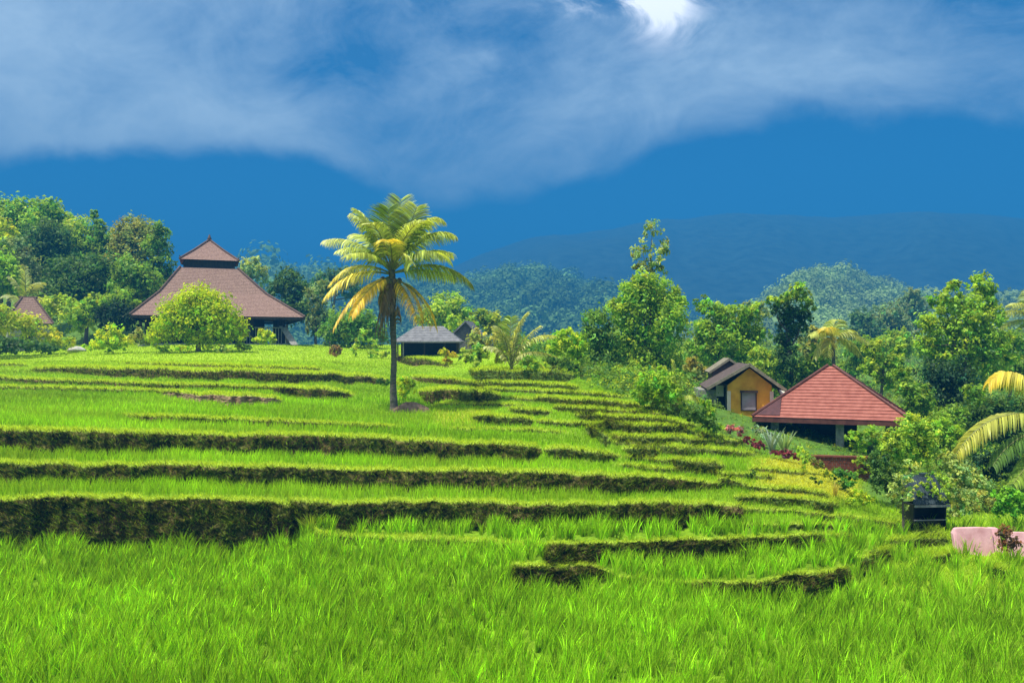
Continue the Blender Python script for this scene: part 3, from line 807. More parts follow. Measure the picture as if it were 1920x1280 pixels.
plant('broadleaf_tree', 'twin topped tall tree on the right', 'tree', (.33, .51, .035), [(1784, 540, 18), (1836, 532, 22), (1856, 556, 24), (1768, 568, 26), (1808, 584, 34), (1850, 600, 34), (1744, 612, 28), (1790, 630, 42), (1846, 648, 38), (1728, 648, 22), (1880, 640, 22), (1770, 676, 36), (1850, 690, 36), (1890, 676, 20)], d=55, leaf=6, tr=7)
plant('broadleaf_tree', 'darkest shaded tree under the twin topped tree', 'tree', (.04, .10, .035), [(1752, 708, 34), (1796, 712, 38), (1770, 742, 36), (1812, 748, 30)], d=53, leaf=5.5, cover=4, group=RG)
plant('broadleaf_tree', 'green tree behind the right corner of the red roof', 'tree', 'mid', [(1700, 736, 24), (1726, 744, 24), (1742, 770, 24), (1690, 706, 18), (1712, 770, 18)], d=50, leaf=6, group=RG)
FG = 'far trees on the right rise'
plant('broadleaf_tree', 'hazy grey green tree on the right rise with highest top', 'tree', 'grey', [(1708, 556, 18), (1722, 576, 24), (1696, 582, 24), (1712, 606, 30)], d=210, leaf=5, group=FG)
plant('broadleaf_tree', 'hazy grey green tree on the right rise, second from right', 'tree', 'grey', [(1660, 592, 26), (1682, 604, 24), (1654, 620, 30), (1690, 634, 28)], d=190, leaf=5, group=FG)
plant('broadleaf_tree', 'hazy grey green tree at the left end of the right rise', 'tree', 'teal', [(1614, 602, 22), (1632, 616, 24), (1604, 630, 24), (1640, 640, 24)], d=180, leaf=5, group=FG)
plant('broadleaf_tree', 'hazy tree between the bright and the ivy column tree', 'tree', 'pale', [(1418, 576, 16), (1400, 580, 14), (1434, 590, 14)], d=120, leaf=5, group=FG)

FW = 'filler trees of the valley wood'
for nm, lb, tn, bl, dd0 in (
    ('broadleaf_tree', 'shady tree low between the dark flank tree and the biggest tree', 'mid', [(1150, 690, 28), (1175, 710, 26), (1140, 720, 24)], 64),
    ('broadleaf_tree', 'leafy tree right behind the tall rear gable of the orange house', 'mid', [(1300, 660, 26), (1330, 650, 28), (1345, 672, 24), (1310, 690, 22)], 72),
    ('broadleaf_tree', 'light tree above the right eave of the orange house', 'light', [(1430, 670, 24), (1450, 690, 24), (1425, 700, 24), (1455, 720, 20)], 63),
    ('broadleaf_tree', 'soft green tree between ivy column tree and yellowish palm', 'olive', [(1520, 630, 20), (1535, 645, 22), (1515, 655, 20), (1540, 675, 24)], 85),
    ('broadleaf_tree', 'dull green tree at the right of the yellowish palm', 'mid', [(1600, 660, 22), (1622, 652, 22), (1610, 682, 24), (1590, 690, 20)], 82),
    ('broadleaf_tree', 'pale green tree in front of the hazy right rise', 'light', [(1668, 640, 22), (1690, 636, 22), (1708, 650, 20), (1680, 660, 24)], 90),
    ('broadleaf_tree', 'leafy tree filling the right edge above the nearest palm', 'mid', [(1890, 640, 26), (1915, 650, 28), (1900, 690, 30), (1935, 700, 30), (1875, 710, 24)], 66),
    ('broadleaf_tree', 'dark leafy tree behind the drooping frond of the nearest palm', 'dark', [(1830, 780, 30), (1862, 770, 30), (1900, 770, 34), (1850, 810, 30), (1890, 820, 34), (1930, 800, 34)], 47),
    ('broadleaf_tree', 'bushy tree left of the drooping yellow palm frond', 'green', [(1760, 800, 26), (1782, 822, 26), (1750, 840, 24), (1775, 850, 24)], 41),
    ('broadleaf_tree', 'green tree in the gap between young palm and right wood', 'green', [(1090, 660, 18), (1100, 680, 18), (1082, 690, 16), (1104, 706, 16)], 66),
    ('broadleaf_tree', 'low green tree behind the glowing shrub right of the young palm', 'light', [(1020, 652, 20), (1000, 660, 18), (1045, 648, 18)], 80),
    ('broadleaf_tree', 'round green tree behind the young palm', 'olive', [(900, 640, 22), (935, 640, 24), (960, 650, 22)], 84),
    ('broadleaf_tree', 'low bushy tree between gabled house and far wooded hill', 'light', [(880, 618, 18), (862, 622, 16), (850, 606, 18)], 95),
    ('broadleaf_tree', 'bushy tree below the far tree of the left wood at the pavilion left corner', 'mid', [(230, 560, 24), (205, 575, 24), (180, 570, 22)], 100),
):
    plant(nm, lb, 'tree', tn, bl, d=dd0, leaf=5.5, group=FW)

# --- round the orange house
HG = 'plants round the orange house'
plant('broadleaf_shrub', 'big leafy shrub on the terrace edge left of the orange house', 'shrub', 'green', [(1216, 722, 26), (1244, 712, 24), (1200, 740, 18), (1232, 742, 26, 18), (1262, 738, 20)], base=(1230, 768), leaf=6, trunk=False, group=HG, part='foliage')
plant('broadleaf_shrub', 'yellow tinged shrub at the left eave of the orange house', 'shrub', (.34, .36, .08), [(1298, 686, 18), (1312, 706, 16), (1290, 716, 16), (1316, 690, 10)], d=56, leaf=6, trunk=False, group=HG, part='foliage')
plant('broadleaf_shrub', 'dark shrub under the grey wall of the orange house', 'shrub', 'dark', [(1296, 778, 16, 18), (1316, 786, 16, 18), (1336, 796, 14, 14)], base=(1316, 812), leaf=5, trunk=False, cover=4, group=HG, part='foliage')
plant('broadleaf_shrub', 'green shrub beside the dark doorway of the orange house', 'shrub', 'green', [(1322, 758, 10, 14), (1330, 776, 12, 14), (1340, 800, 14, 10)], base=(1332, 816), leaf=5, trunk=False, group=HG, part='foliage')
plant('flowering_shrub', 'pink leaved cordyline below the orange wall', 'shrub', 'pinkish', [(1364, 804, 10, 9), (1380, 806, 12, 11), (1388, 814, 8, 8)], base=(1376, 822), leaf=4.5, trunk=False, group=HG, part='foliage')
plant('flowering_shrub', 'maroon low shrub between pink cordyline and pale agave', 'shrub', 'maroon', [(1402, 824, 10, 8), (1416, 832, 12, 9), (1428, 838, 8, 8)], base=(1414, 846), leaf=4, trunk=False, group=HG, part='foliage')
plant('flowering_shrub', 'maroon low shrub in front of the pale agave', 'shrub', 'maroon', [(1452, 848, 10, 8), (1472, 852, 14, 10), (1490, 856, 10, 8)], base=(1470, 864), leaf=4, trunk=False, group=HG, part='foliage')
plant('broadleaf_shrub', 'silvery grey shrub below the left end of the red roof eave', 'shrub', 'silver', [(1418, 806, 10, 10), (1432, 812, 10, 12), (1446, 822, 8, 12)], base=(1430, 838), leaf=4, trunk=False, group=HG, part='foliage')
plant('broadleaf_shrub', 'green shrub standing inside the left half of the red pavilion', 'shrub', 'grey', [(1500, 812, 14, 12), (1520, 806, 12, 10), (1530, 822, 14, 12)], d=50, leaf=5, trunk=False, group=HG, part='foliage')
plant('broadleaf_shrub', 'bright fern like shrub right of the pavilion pillar', 'shrub', 'green', [(1606, 820, 20, 14), (1630, 812, 20, 14), (1618, 838, 22, 12), (1644, 832, 16)], base=(1622, 862), leaf=6, trunk=False, group=HG, part='foliage')
plant('flowering_shrub', 'scarlet leaved plant in front of the brick wall', 'shrub', 'red', [(1556, 862, 9, 6), (1568, 858, 8, 6), (1548, 868, 6, 5)], base=(1558, 878), leaf=4, trunk=False, group=HG, part='foliage')
plant('broadleaf_shrub', 'small lime plant below the scarlet plant', 'shrub', (.5, .6, .04), [(1546, 886, 8, 8), (1554, 892, 7, 7)], base=(1550, 902), leaf=4, trunk=False, group=HG, part='foliage')
plant('broadleaf_shrub', 'thin upright green plant at the left end of the brick wall', 'shrub', 'light', [(1502, 850, 7, 12), (1512, 860, 7, 14), (1506, 870, 6, 10)], base=(1508, 886), leaf=4, trunk=False, group=HG, part='foliage')
plant('broadleaf_shrub', 'round mid green shrub in front of the brick wall right end', 'shrub', (.11, .3, .04), [(1574, 890, 14, 14), (1592, 896, 14, 14), (1584, 908, 18, 10)], base=(1584, 922), leaf=4.5, trunk=False, group=HG, part='foliage')
plant('broadleaf_shrub', 'low bright shrub below the round mid green shrub', 'shrub', 'lime', [(1608, 930, 16, 12), (1628, 938, 14, 10), (1596, 942, 14, 8)], base=(1612, 956), leaf=4.5, trunk=False, group=HG, part='foliage')
plant('broadleaf_shrub', 'olive shrub hiding the left end of the brick wall', 'shrub', 'olive', [(1526, 864, 10, 10), (1536, 874, 10, 9)], base=(1530, 890), leaf=4, trunk=False, group=HG, part='foliage')
plant('broadleaf_shrub', 'pale shrub leaning over the right end of the brick wall', 'shrub', 'light', [(1612, 862, 11, 9), (1622, 874, 10, 12), (1614, 886, 9, 9)], base=(1618, 902), leaf=4.5, trunk=False, group=HG, part='foliage')
plant('low_bush', 'dark tuft on the yellow grass below the maroon shrubs', 'bush', 'dark', [(1412, 888, 9, 7), (1404, 892, 7, 5)], base=(1410, 898), leaf=4, trunk=False, part='foliage', cover=4)
plant('low_bush', 'dark plant with yellow flower on the yellow grass', 'bush', 'dark', [(1524, 897, 8, 6), (1536, 904, 9, 5)], base=(1530, 912), leaf=4, trunk=False, part='foliage', cover=4)

# --- lower right corner
CG = 'bushes in the lower right corner'
plant('broadleaf_tree', 'light green bushy tree at the right eave of the red pavilion', 'tree', (.36, .54, .05), [(1708, 800, 26), (1738, 806, 22), (1684, 822, 26), (1724, 836, 30), (1668, 842, 18), (1700, 862, 28), (1742, 856, 20)], base=(1706, 930), leaf=5.5, group=CG)
plant('broadleaf_shrub', 'dark shrub left of the black shed', 'shrub', 'dark', [(1648, 868, 20, 26), (1668, 890, 22, 24), (1650, 904, 18, 20), (1682, 912, 18, 18)], base=(1662, 950), leaf=5, trunk=False, cover=4.5, group=CG, part='foliage')
plant('small_tree', 'small pale leaved tree with thin stem just left of the black shed', 'tree', 'pale', [(1692, 900, 18), (1700, 926, 17), (1682, 940, 16), (1708, 878, 17), (1696, 954, 13), (1672, 916, 15)], d=max(27.0, gdist(1745, 1000)) - .4, leaf=5, cover=2.6, group=CG)
plant('broadleaf_shrub', 'pale green shrub right above the black shed', 'shrub', 'pale', [(1786, 880, 18), (1772, 862, 16), (1812, 892, 22), (1800, 916, 22), (1838, 908, 18)], d=33, leaf=5, trunk=False, group=CG, part='foliage')
plant('broadleaf_shrub', 'pale shrub close against the right side of the black shed', 'shrub', 'pale', [(1792, 926, 15), (1802, 946, 17), (1790, 962, 12), (1816, 930, 15), (1784, 906, 12)], d=27.5, leaf=5, trunk=False, group=CG, part='foliage')
plant('broadleaf_shrub', 'olive shrub above the pink wall', 'shrub', 'olive', [(1806, 944, 22, 18), (1836, 938, 20, 20), (1858, 950, 14, 16), (1790, 956, 16, 14)], d=31, leaf=4.5, trunk=False, group=CG, part='foliage')
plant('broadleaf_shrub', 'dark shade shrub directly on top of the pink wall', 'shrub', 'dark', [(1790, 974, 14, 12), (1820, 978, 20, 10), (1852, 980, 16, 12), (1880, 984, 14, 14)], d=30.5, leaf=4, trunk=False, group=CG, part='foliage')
plant('broadleaf_shrub', 'bright green round leaved shrub at the right frame edge', 'shrub', (.18, .42, .025), [(1884, 930, 18), (1904, 940, 22), (1890, 958, 22, 18), (1930, 950, 26), (1872, 950, 12)], d=28.5, leaf=6, trunk=False, group=CG, part='foliage')
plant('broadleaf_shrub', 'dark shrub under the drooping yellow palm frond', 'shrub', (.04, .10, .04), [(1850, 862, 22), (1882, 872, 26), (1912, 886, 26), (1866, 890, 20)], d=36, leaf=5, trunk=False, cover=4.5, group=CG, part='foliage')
plant('broadleaf_shrub', 'green shrub between twin topped tree and yellow palm frond', 'shrub', 'mid', [(1790, 780, 24), (1770, 800, 22), (1760, 830, 20), (1800, 812, 16), (1830, 740, 22)], d=44, leaf=5.5, trunk=False, group=CG, part='foliage')
plant('creeper', 'leafy vine spilling over the roof of the black shed', 'creeper', 'light', [(1752, 914, 12), (1764, 920, 14), (1776, 908, 14), (1738, 906, 9), (1760, 932, 10), (1720, 928, 11), (1778, 932, 11), (1748, 896, 12), (1728, 912, 9)], d=max(27.0, gdist(1745, 1000)) - .05, leaf=5, trunk=False, cover=1.7, part='foliage')
plant('low_bush', 'reddish brown twiggy bush before the right end of the pink wall', 'bush', (.24, .13, .06), [(1886, 1000, 13, 16), (1896, 1016, 12, 14), (1880, 1022, 10, 12), (1876, 1000, 8, 10)], d=24.2, leaf=4, trunk=False, part='foliage')


# ------------------------------------------------------------------ palms
def frond_np(p0, p1_, p2, ll, col, nl=34, droop=.6, spread=None, width=.05, colvar=.2):
    p0, p1_, p2 = (np.array(p, float) for p in (p0, p1_, p2))
    ts = np.linspace(0, 1, 10)
    B = lambda t: (1 - t) ** 2 * p0 + 2 * t * (1 - t) * p1_ + t * t * p2
    pts = [B(t) for t in ts]
    Ln = sum(np.linalg.norm(pts[i + 1] - pts[i]) for i in range(9))
    tv, tf = tube_np(pts, list(np.linspace(.045, .008, 10) * Ln / 3.0), 5)
    Vs = [tv]; Fs = [tf]; Cs = [np.tile(np.array([.30, .32, .10]), (len(tv), 1))]
    b = len(tv)
    for i in range(nl):
        t = .14 + .86 * (i + rng.uniform(-.3, .3)) / (nl - 1); t = min(max(t, .1), 1)
        c = B(t); T = B(min(t + .02, 1)) - B(max(t - .02, 0)); T /= np.linalg.norm(T)
        sd = np.cross(T, (0, 0, 1.0))
        if spread is not None: sd = sd * (1 - spread[3]) + np.array(spread[:3]) * spread[3]
        sd /= np.linalg.norm(sd) + 1e-9
        lmax = ll * (.35 + .65 * math.sin(math.pi * min(1, .12 + .82 * t))) * rng.uniform(.85, 1.1)
        for sg in (-1, 1):
            dr = droop * rng.uniform(.7, 1.25)
            d0 = sd * sg * .8 + T * .55 + np.array([0, 0, .12]); d0 /= np.linalg.norm(d0)
            d1 = d0 + np.array([0, 0, -1.0]) * dr; d1 /= np.linalg.norm(d1)
            d2 = d1 + np.array([0, 0, -1.0]) * dr * 1.2; d2 /= np.linalg.norm(d2)
            q0 = c; q1 = c + d0 * lmax * .33; q2 = q1 + d1 * lmax * .37; q3 = q2 + d2 * lmax * .3
            n_ = np.cross(d1, sd * sg + rng.normal(0, .3, 3)); n_ = np.cross(d1, np.array([0, 0, 1.0])) if np.linalg.norm(n_) < .2 else n_
            n_ = n_ / (np.linalg.norm(n_) + 1e-9) * .5 + T * .7; n_ /= np.linalg.norm(n_)
            w = width * rng.uniform(.8, 1.2)
            vv = np.array([q0 - n_ * w * .3, q0 + n_ * w * .3, q1 - n_ * w * .5, q1 + n_ * w * .5, q2 - n_ * w * .4, q2 + n_ * w * .4, q3 - n_ * w * .05, q3 + n_ * w * .05])
            Vs.append(vv)
            Fs.append(np.array([[0, 1, 3, 2], [2, 3, 5, 4], [4, 5, 7, 6]]) + b); b += 8
            cl = np.array(col(t)) * math.exp(rng.normal(0, colvar))
            Cs.append(np.tile(cl, (8, 1)))
    return np.concatenate(Vs), np.concatenate(Fs), np.concatenate(Cs)


def cmix(a, b, e=1.0):
    a = np.array(a); b = np.array(b)
    return lambda t: a * (1 - t ** e) + b * t ** e


GRN = (.30, .42, .05); YG = (.58, .62, .15); YEL = (.78, .60, .06); ORA = (.84, .54, .06); CRM = (.66, .66, .28); BRN = (.30, .24, .13); DKG = (.11, .21, .035)

# the tall coconut palm on the terraces
pb = (736, 772)
dp = gdist(*pb)
k_ = dp / F
foot = p1(738, 776, dp); foot[2] = min(foot[2], ground(738, dp))
palm = thing('coconut_palm', foot, 'tall coconut palm with yellowing fronds standing alone on the terraces', 'palm')
tp = [p1(738, 782, dp), p1(736, 760, dp), p1(736, 715, dp), p1(738, 660, dp), p1(740, 600, dp), p1(738, 550, dp), p1(734, 505, dp)]
tq = np.linspace(0, 6, 92); ta = np.array(tp)
tp = np.stack([np.interp(tq, np.arange(7), ta[:, i]) for i in range(3)], -1)
tp[:, 0] += .07 * np.sin(tq * 1.1) + .03 * np.sin(tq * 2.7)
tr_ = np.interp(tq, np.arange(7), [13, 7.2, 5.6, 5.3, 5.6, 6.2, 6]) * k_ * (1 + .07 * (np.arange(92) % 3 == 0)) * (1 + .03 * rng.normal(0, 1, 92))
v, f_ = tube_np(tp, list(tr_), 12)
mesh_np('trunk', v, f_, M['palmbark'], palm, smooth=True)
FR = [  # (start), (bend), (tip) px,py,depth ; leaflet length px ; colours ; droop ; spread
    ((735, 505, 0), (744, 440, .4), (752, 374, .2), 50, cmix(GRN, YG, 2), .12, (1, 0, 0, .85)),
    ((735, 505, 0), (728, 430, -.3), (728, 392, -.4), 52, cmix(DKG, GRN), .15, (1, 0, 0, .8)),
    ((735, 505, 0), (765, 430, -.2), (782, 388, -.8), 46, cmix(DKG, YG, 2), .25, (1, .2, 0, .7)),
    ((733, 505, 0), (700, 430, -.3), (662, 404, -.6), 44, cmix(GRN, CRM, 1.5), .55, None),
    ((733, 505, 0), (690, 410, .5), (672, 396, .6), 40, cmix(GRN, YG), .4, None),
    ((733, 508, 0), (672, 440, -.5), (612, 452, -.5), 44, cmix(GRN, CRM, 1.2), .9, None),
    ((733, 510, 0), (690, 465, -1.3), (650, 480, -2.2), 42, cmix(GRN, YG), .7, None),
    ((737, 505, 0), (790, 400, -.2), (826, 412, -.2), 46, cmix(GRN, YG), .55, None),
    ((737, 506, 0), (800, 425, -.4), (848, 440, -.5), 48, cmix(GRN, YG, 1.5), .7, None),
    ((737, 508, 0), (800, 450, -1.4), (836, 486, -2), 46, cmix(GRN, YG), .8, None),
    ((737, 512, 0), (830, 478, -.4), (880, 530, -.6), 54, cmix(GRN, (.26, .28, .05)), .95, None),
    ((737, 512, 0), (800, 500, .9), (850, 520, 1.2), 46, cmix(GRN, YG), .9, None),
    ((732, 514, 0), (660, 496, -.4), (612, 556, -.5), 50, cmix(YG, YEL, .6), .95, None),
    ((732, 512, 0), (670, 480, .9), (625, 530, 1.2), 44, cmix(YG, YEL), .9, None),
    ((732, 520, 0), (668, 530, -.4), (628, 612, -.6), 40, cmix(YEL, ORA), .75, None),
    ((732, 518, 0), (690, 530, -1.4), (660, 590, -1.9), 38, cmix(YEL, ORA), .8, None),
    ((738, 522, 0), (790, 540, -.5), (812, 610, -.8), 44, cmix(YEL, ORA), .75, None),
    ((738, 522, 0), (770, 545, -1.0), (784, 606, -1.3), 40, cmix(YEL, ORA, 1.4), .75, None),
    ((735, 505, 0), (736, 440, -1.3), (722, 452, -2.4), 40, cmix(YG, YEL), .6, (1, 0, 0, .6)),
    ((735, 508, 0), (752, 455, -1.6), (772, 494, -2.7), 40, cmix(YG, YG), .7, (1, 0, 0, .5)),
    ((735, 505, 0), (735, 420, 1.4), (740, 430, 2.6), 44, cmix(GRN, YG), .6, (1, 0, 0, .6)),
    ((735, 505, 0), (712, 420, -.8), (694, 420, -1.4), 44, cmix(GRN, YG), .45, None),
    ((735, 505, 0), (760, 420, -.9), (796, 414, -1.5), 46, cmix(GRN, YG), .5, None),
    ((735, 507, 0), (690, 455, .8), (640, 470, 1.4), 44, cmix(GRN, YG), .8, None),
    ((736, 508, 0), (790, 460, .7), (846, 476, 1.2), 46, cmix(GRN, YG), .8, None),
    ((735, 505, 0), (700, 440, 1.5), (668, 440, 2.4), 44, cmix(GRN, YG), .6, None),
    ((735, 505, 0), (775, 430, 1.5), (806, 440, 2.4), 44, cmix(GRN, YG), .6, None),
]
for a, b, c, ll, cf, dr, spd in FR:
    v, f_, cc = frond_np(p1(a[0], a[1], dp + a[2]), p1(b[0], b[1], dp + b[2]), p1(c[0], c[1], dp + c[2]), ll * k_, cf, 66, dr, spd, .062, .32)
    mesh_np('frond', v, f_, M['palm'], palm, col=cc)
for sx, ex, ey in ((730, 716, 640), (726, 708, 626), (734, 724, 640), (742, 746, 604), (728, 712, 646)):
    v, f_, cc = frond_np(p1(sx, 524, dp - .1), p1((sx + ex) / 2, 540, dp - .5), p1(ex, ey, dp - .35), 30 * k_, cmix(BRN, (.16, .11, .06)), 26, 1.2, None, .09)
    mesh_np('dead_frond', v, f_, M['palm'], palm, col=cc)
# coconuts and flower stalks under the crown
for i in range(9):
    an = rng.uniform(0, 6.28); rr = rng.uniform(8, 22)
    c = p1(737 + rr * math.cos(an), 526 + rng.uniform(-6, 14), dp + math.sin(an) * rr * k_)
    u = np.linspace(0, 2 * np.pi, 9)[:-1]; w = np.linspace(0, np.pi, 7)
    r_ = 4.5 * k_ * rng.uniform(.8, 1.2)
    pts = np.array([[c[0] + r_ * math.sin(b) * math.cos(a), c[1] + r_ * math.sin(b) * math.sin(a), c[2] + 1.25 * r_ * math.cos(b)] for b in w for a in u])
    fs = np.array([[i_ * 8 + j, i_ * 8 + (j + 1) % 8, (i_ + 1) * 8 + (j + 1) % 8, (i_ + 1) * 8 + j] for i_ in range(6) for j in range(8)])
    mesh_np('coconut', pts, fs, M['dead'], palm, smooth=True)


def small_palm(name, label, ctr, d, fr, trunkpx=None, group=None, tr=4, width=.07, nl=30):
    k = d / F
    c = p1(ctr[0], ctr[1], d)
    gz = ground(ctr[0] if 0 < ctr[0] < 1900 else 1900, d)
    root = thing(name, (c[0], c[1], min(gz, c[2] - .05)), label, 'palm', group)
    v, f_ = tube_np([(c[0], c[1], min(gz, c[2] - .2) - .1), (c[0] + .05, c[1], .5 * (gz + c[2])), c], [tr * 1.2 * k, tr * .9 * k, tr * .8 * k], 10)
    mesh_np('trunk', v, f_, M['palmbark'], root, smooth=True)
    for b, t, ll, cf, dr, dz in fr:
        v, f_, cc = frond_np(c, p1(b[0], b[1], d + dz * .5), p1(t[0], t[1], d + dz), ll * k, cf, nl, dr, None, width)
        mesh_np('frond', v, f_, M['palm'], root, col=cc)
    return root


OL = (.34, .37, .08); PL = (.52, .54, .22)
dy = gdist(962, 694)
small_palm('young_palm', 'young coconut palm with arching pale fronds right of the dark house', (958, 690), dy, [
    ((960, 620), (988, 588), 30, cmix(OL, PL), .35, -.3), ((950, 620), (928, 612), 28, cmix(OL, PL), .6, -.5), ((985, 620), (1040, 630), 26, cmix(PL, YG), .8, -.4),
    ((975, 645), (1040, 668), 24, cmix(PL, OL), .8, -1.0), ((968, 640), (1012, 612), 26, cmix(OL, PL), .5, .6), ((945, 650), (912, 650), 24, cmix(OL, PL), .8, .3),
    ((955, 610), (958, 596), 26, cmix(OL, GRN), .3, .4), ((985, 660), (1020, 690), 18, cmix(PL, YG), .8, -1.2)], tr=5, width=.11)
small_palm('young_palm', 'feathery palm at the left edge above the hut roof', (48, 585), 100, [
    ((40, 535), (20, 520), 22, cmix(OL, PL), .6, -.5), ((55, 530), (78, 530), 22, cmix(OL, PL), .6, -.5), ((48, 520), (46, 500), 24, cmix(GRN, PL), .4, 0),
    ((30, 545), (8, 556), 20, cmix(OL, PL), .8, .5), ((66, 545), (94, 566), 20, cmix(OL, BRN), .9, -.8), ((40, 550), (30, 580), 20, cmix(OL, BRN), .9, -1)], tr=4, width=.14)
small_palm('coconut_palm', 'yellowish palm standing behind the red roof apex', (1562, 640), 58, [
    ((1550, 610), (1520, 628), 30, cmix(OL, YG), .9, -.5), ((1580, 608), (1625, 640), 32, cmix(OL, PL), .9, -.6), ((1560, 605), (1545, 618), 30, cmix(YG, YEL), .9, -1.2),
    ((1575, 612), (1600, 622), 30, cmix(YG, YG), .9, .8), ((1545, 625), (1528, 670), 26, cmix(YG, OL), .9, -.2), ((1585, 625), (1612, 665), 28, cmix(YG, OL), .9, .2),
    ((1562, 605), (1568, 600), 28, cmix(GRN, YG), .7, .6), ((1556, 620), (1552, 668), 26, cmix(YEL, OL), .9, -1.2)], tr=4, width=.09)
small_palm('coconut_palm', 'dark topped palm behind the twin topped tree at the right edge', (1935, 600), 70, [
    ((1905, 570), (1872, 592), 30, cmix(OL, YG), .9, -.5), ((1920, 560), (1895, 572), 30, cmix(OL, YG), .8, -1), ((1900, 595), (1868, 620), 28, cmix(GRN, OL), .9, .4),
    ((1950, 565), (1985, 590), 30, cmix(OL, YG), .9, 0), ((1915, 610), (1890, 650), 26, cmix(GRN, OL), .9, -.8), ((1935, 560), (1935, 545), 30, cmix(GRN, YG), .6, .5)], tr=5, width=.1)
small_palm('coconut_palm', 'nearest palm at the right edge with large drooping yellow green fronds', (1990, 800), 34, [
    ((1870, 735), (1793, 850), 58, cmix(YG, (.46, .44, .05)), 1.0, -.5), ((1905, 660), (1856, 716), 66, cmix(YG, YEL), 1.0, .4), ((1900, 805), (1862, 872), 42, cmix(DKG, DKG), 1.0, -.9),
    ((1930, 690), (1880, 712), 60, cmix(GRN, YG), .9, 1.2), ((2050, 690), (2120, 760), 66, cmix(GRN, YG), .9, 0), ((2000, 680), (2010, 650), 60, cmix(GRN, YG), .6, .8),
    ((1950, 840), (1900, 905), 50, cmix(DKG, GRN), 1.0, -1.2), ((2060, 780), (2110, 860), 60, cmix(GRN, OL), 1, -.5)], tr=9, width=.075, nl=60)
small_palm('young_palm', 'small palm with broad green fronds on the terrace edge near the orange house', (1268, 760), gdist(1268, 775), [
    ((1255, 700), (1222, 712), 26, cmix(GRN, (.09, .25, .04)), .7, -.4), ((1275, 695), (1300, 700), 26, cmix(GRN, (.09, .25, .04)), .7, -.2), ((1265, 690), (1262, 678), 26, cmix(GRN, YG), .4, 0),
    ((1240, 725), (1208, 750), 22, cmix(GRN, YG), .8, -.8), ((1290, 728), (1308, 752), 22, cmix(GRN, YG), .8, -.6), ((1265, 730), (1270, 765), 20, cmix(GRN, OL), .8, -1.2)], tr=4, width=.1)


def spiky(name, label, base, n, h, spread, col, w):
    d = gdist(*base); k = d / F
    c = p1(base[0], base[1], d); c[2] = ground(base[0], d)
    root = thing(name, c, label, 'plant')
    pos = np.tile(c, (n, 1)) + rng.normal(0, .03, (n, 3)) * np.array([1, 1, 0])
    an = rng.uniform(0, 6.28, n); m = rng.random(n) * spread
    cb = np.array(col) * np.exp(rng.normal(0, .2, n))[:, None]
    V, Fs, cc = blades(pos, np.full(n, h * k) * rng.uniform(.75, 1.1, n), np.full(n, w * k), np.stack([np.cos(an) * m, np.sin(an) * m], -1), rng.uniform(.05, .35, n), cb, 4)
    mesh_np('leaves', V, Fs, M['palm'], root, col=cc)


spiky('agave', 'pale spiky agave under the red roof eave', (1472, 850), 26, 44, .75, (.34, .46, .2), 7)
spiky('agave', 'pale grey narrow agave left of the spiky pale agave', (1446, 846), 18, 46, .45, (.30, .38, .28), 6)
spiky('grass_clump', 'bright tuft of long grass at the inner end of the tallest front bank', (582, 1000), 70, 42, .9, (.36, .5, .04), 3)
spiky('grass_clump', 'dry yellow stalks on the yellow grass below the pavilion', (1565, 930), 30, 30, .35, (.5, .42, .06), 2)

# ------------------------------------------------------------------ buildings
def rings(mb, prof, n_course, lip):
    """prof: list of (half width, half depth, z) from eave to top; stepped tile courses on four faces"""
    pts = np.array(prof, float)
    t = np.linspace(0, len(pts) - 1, n_course + 1)
    Q = np.stack([np.interp(t, np.arange(len(pts)), pts[:, i]) for i in range(3)], -1)
    seq = []
    for i in range(n_course):
        a, b = Q[i], Q[i + 1]
        seq += [a + np.array([lip * .6, lip * .6, lip]), b + np.array([0, 0, lip * .35])]
    for (a, b) in zip(seq[:-1], seq[1:]):
        A = [(-a[0], -a[1], a[2]), (a[0], -a[1], a[2]), (a[0], a[1], a[2]), (-a[0], a[1], a[2])]
        Bq = [(-b[0], -b[1], b[2]), (b[0], -b[1], b[2]), (b[0], b[1], b[2]), (-b[0], b[1], b[2])]
        for i in range(4):
            j = (i + 1) % 4
            mb.poly(A[i], A[j], Bq[j], Bq[i])
    top = seq[-1]
    if top[0] > .03 and top[1] > .03:
        mb.poly((-top[0], -top[1], top[2]), (top[0], -top[1], top[2]), (top[0], top[1], top[2]), (-top[0], top[1], top[2]))


def hips(name, prof, r, mat, parent, xf_):
    for sx in (-1, 1):
        for sy in (-1, 1):
            m_ = MB()
            for a, b in zip(prof[:-1], prof[1:]):
                m_.bar((sx * a[0], sy * a[1], a[2] + r * .7), (sx * b[0], sy * b[1], b[2] + r * .7), r, 7)
            m_.build(name, mat, parent, xf_)


# --- large shingled pavilion on the hilltop
d = max(74.0, gdist(405, 650) + 6)
k = d / F
zb = min(p1(405, 646, d)[2], ground(405, d))
o3 = np.array([(392 - CX) / F * (d + 155 * k), d + 155 * k, zb])
H_ = lambda y_, dd=None: float(p1(405, y_, dd or d)[2] - zb)
kk = (d + 155 * k) / F
yaw = math.atan2(-o3[0], o3[1])
xf = frame_xf(o3, yaw)
xf0 = xf


def xf(V):
    V = V.copy(); x = V[:, 0]; t0 = 49 * kk
    V[:, 0] = np.where(x > t0, t0 + (x - t0) * (176 * k - t0) / (156 * k - t0), np.where(x < -t0, -t0 + (x + t0) * (136 * k - t0) / (156 * k - t0), x))
    return xf0(V)


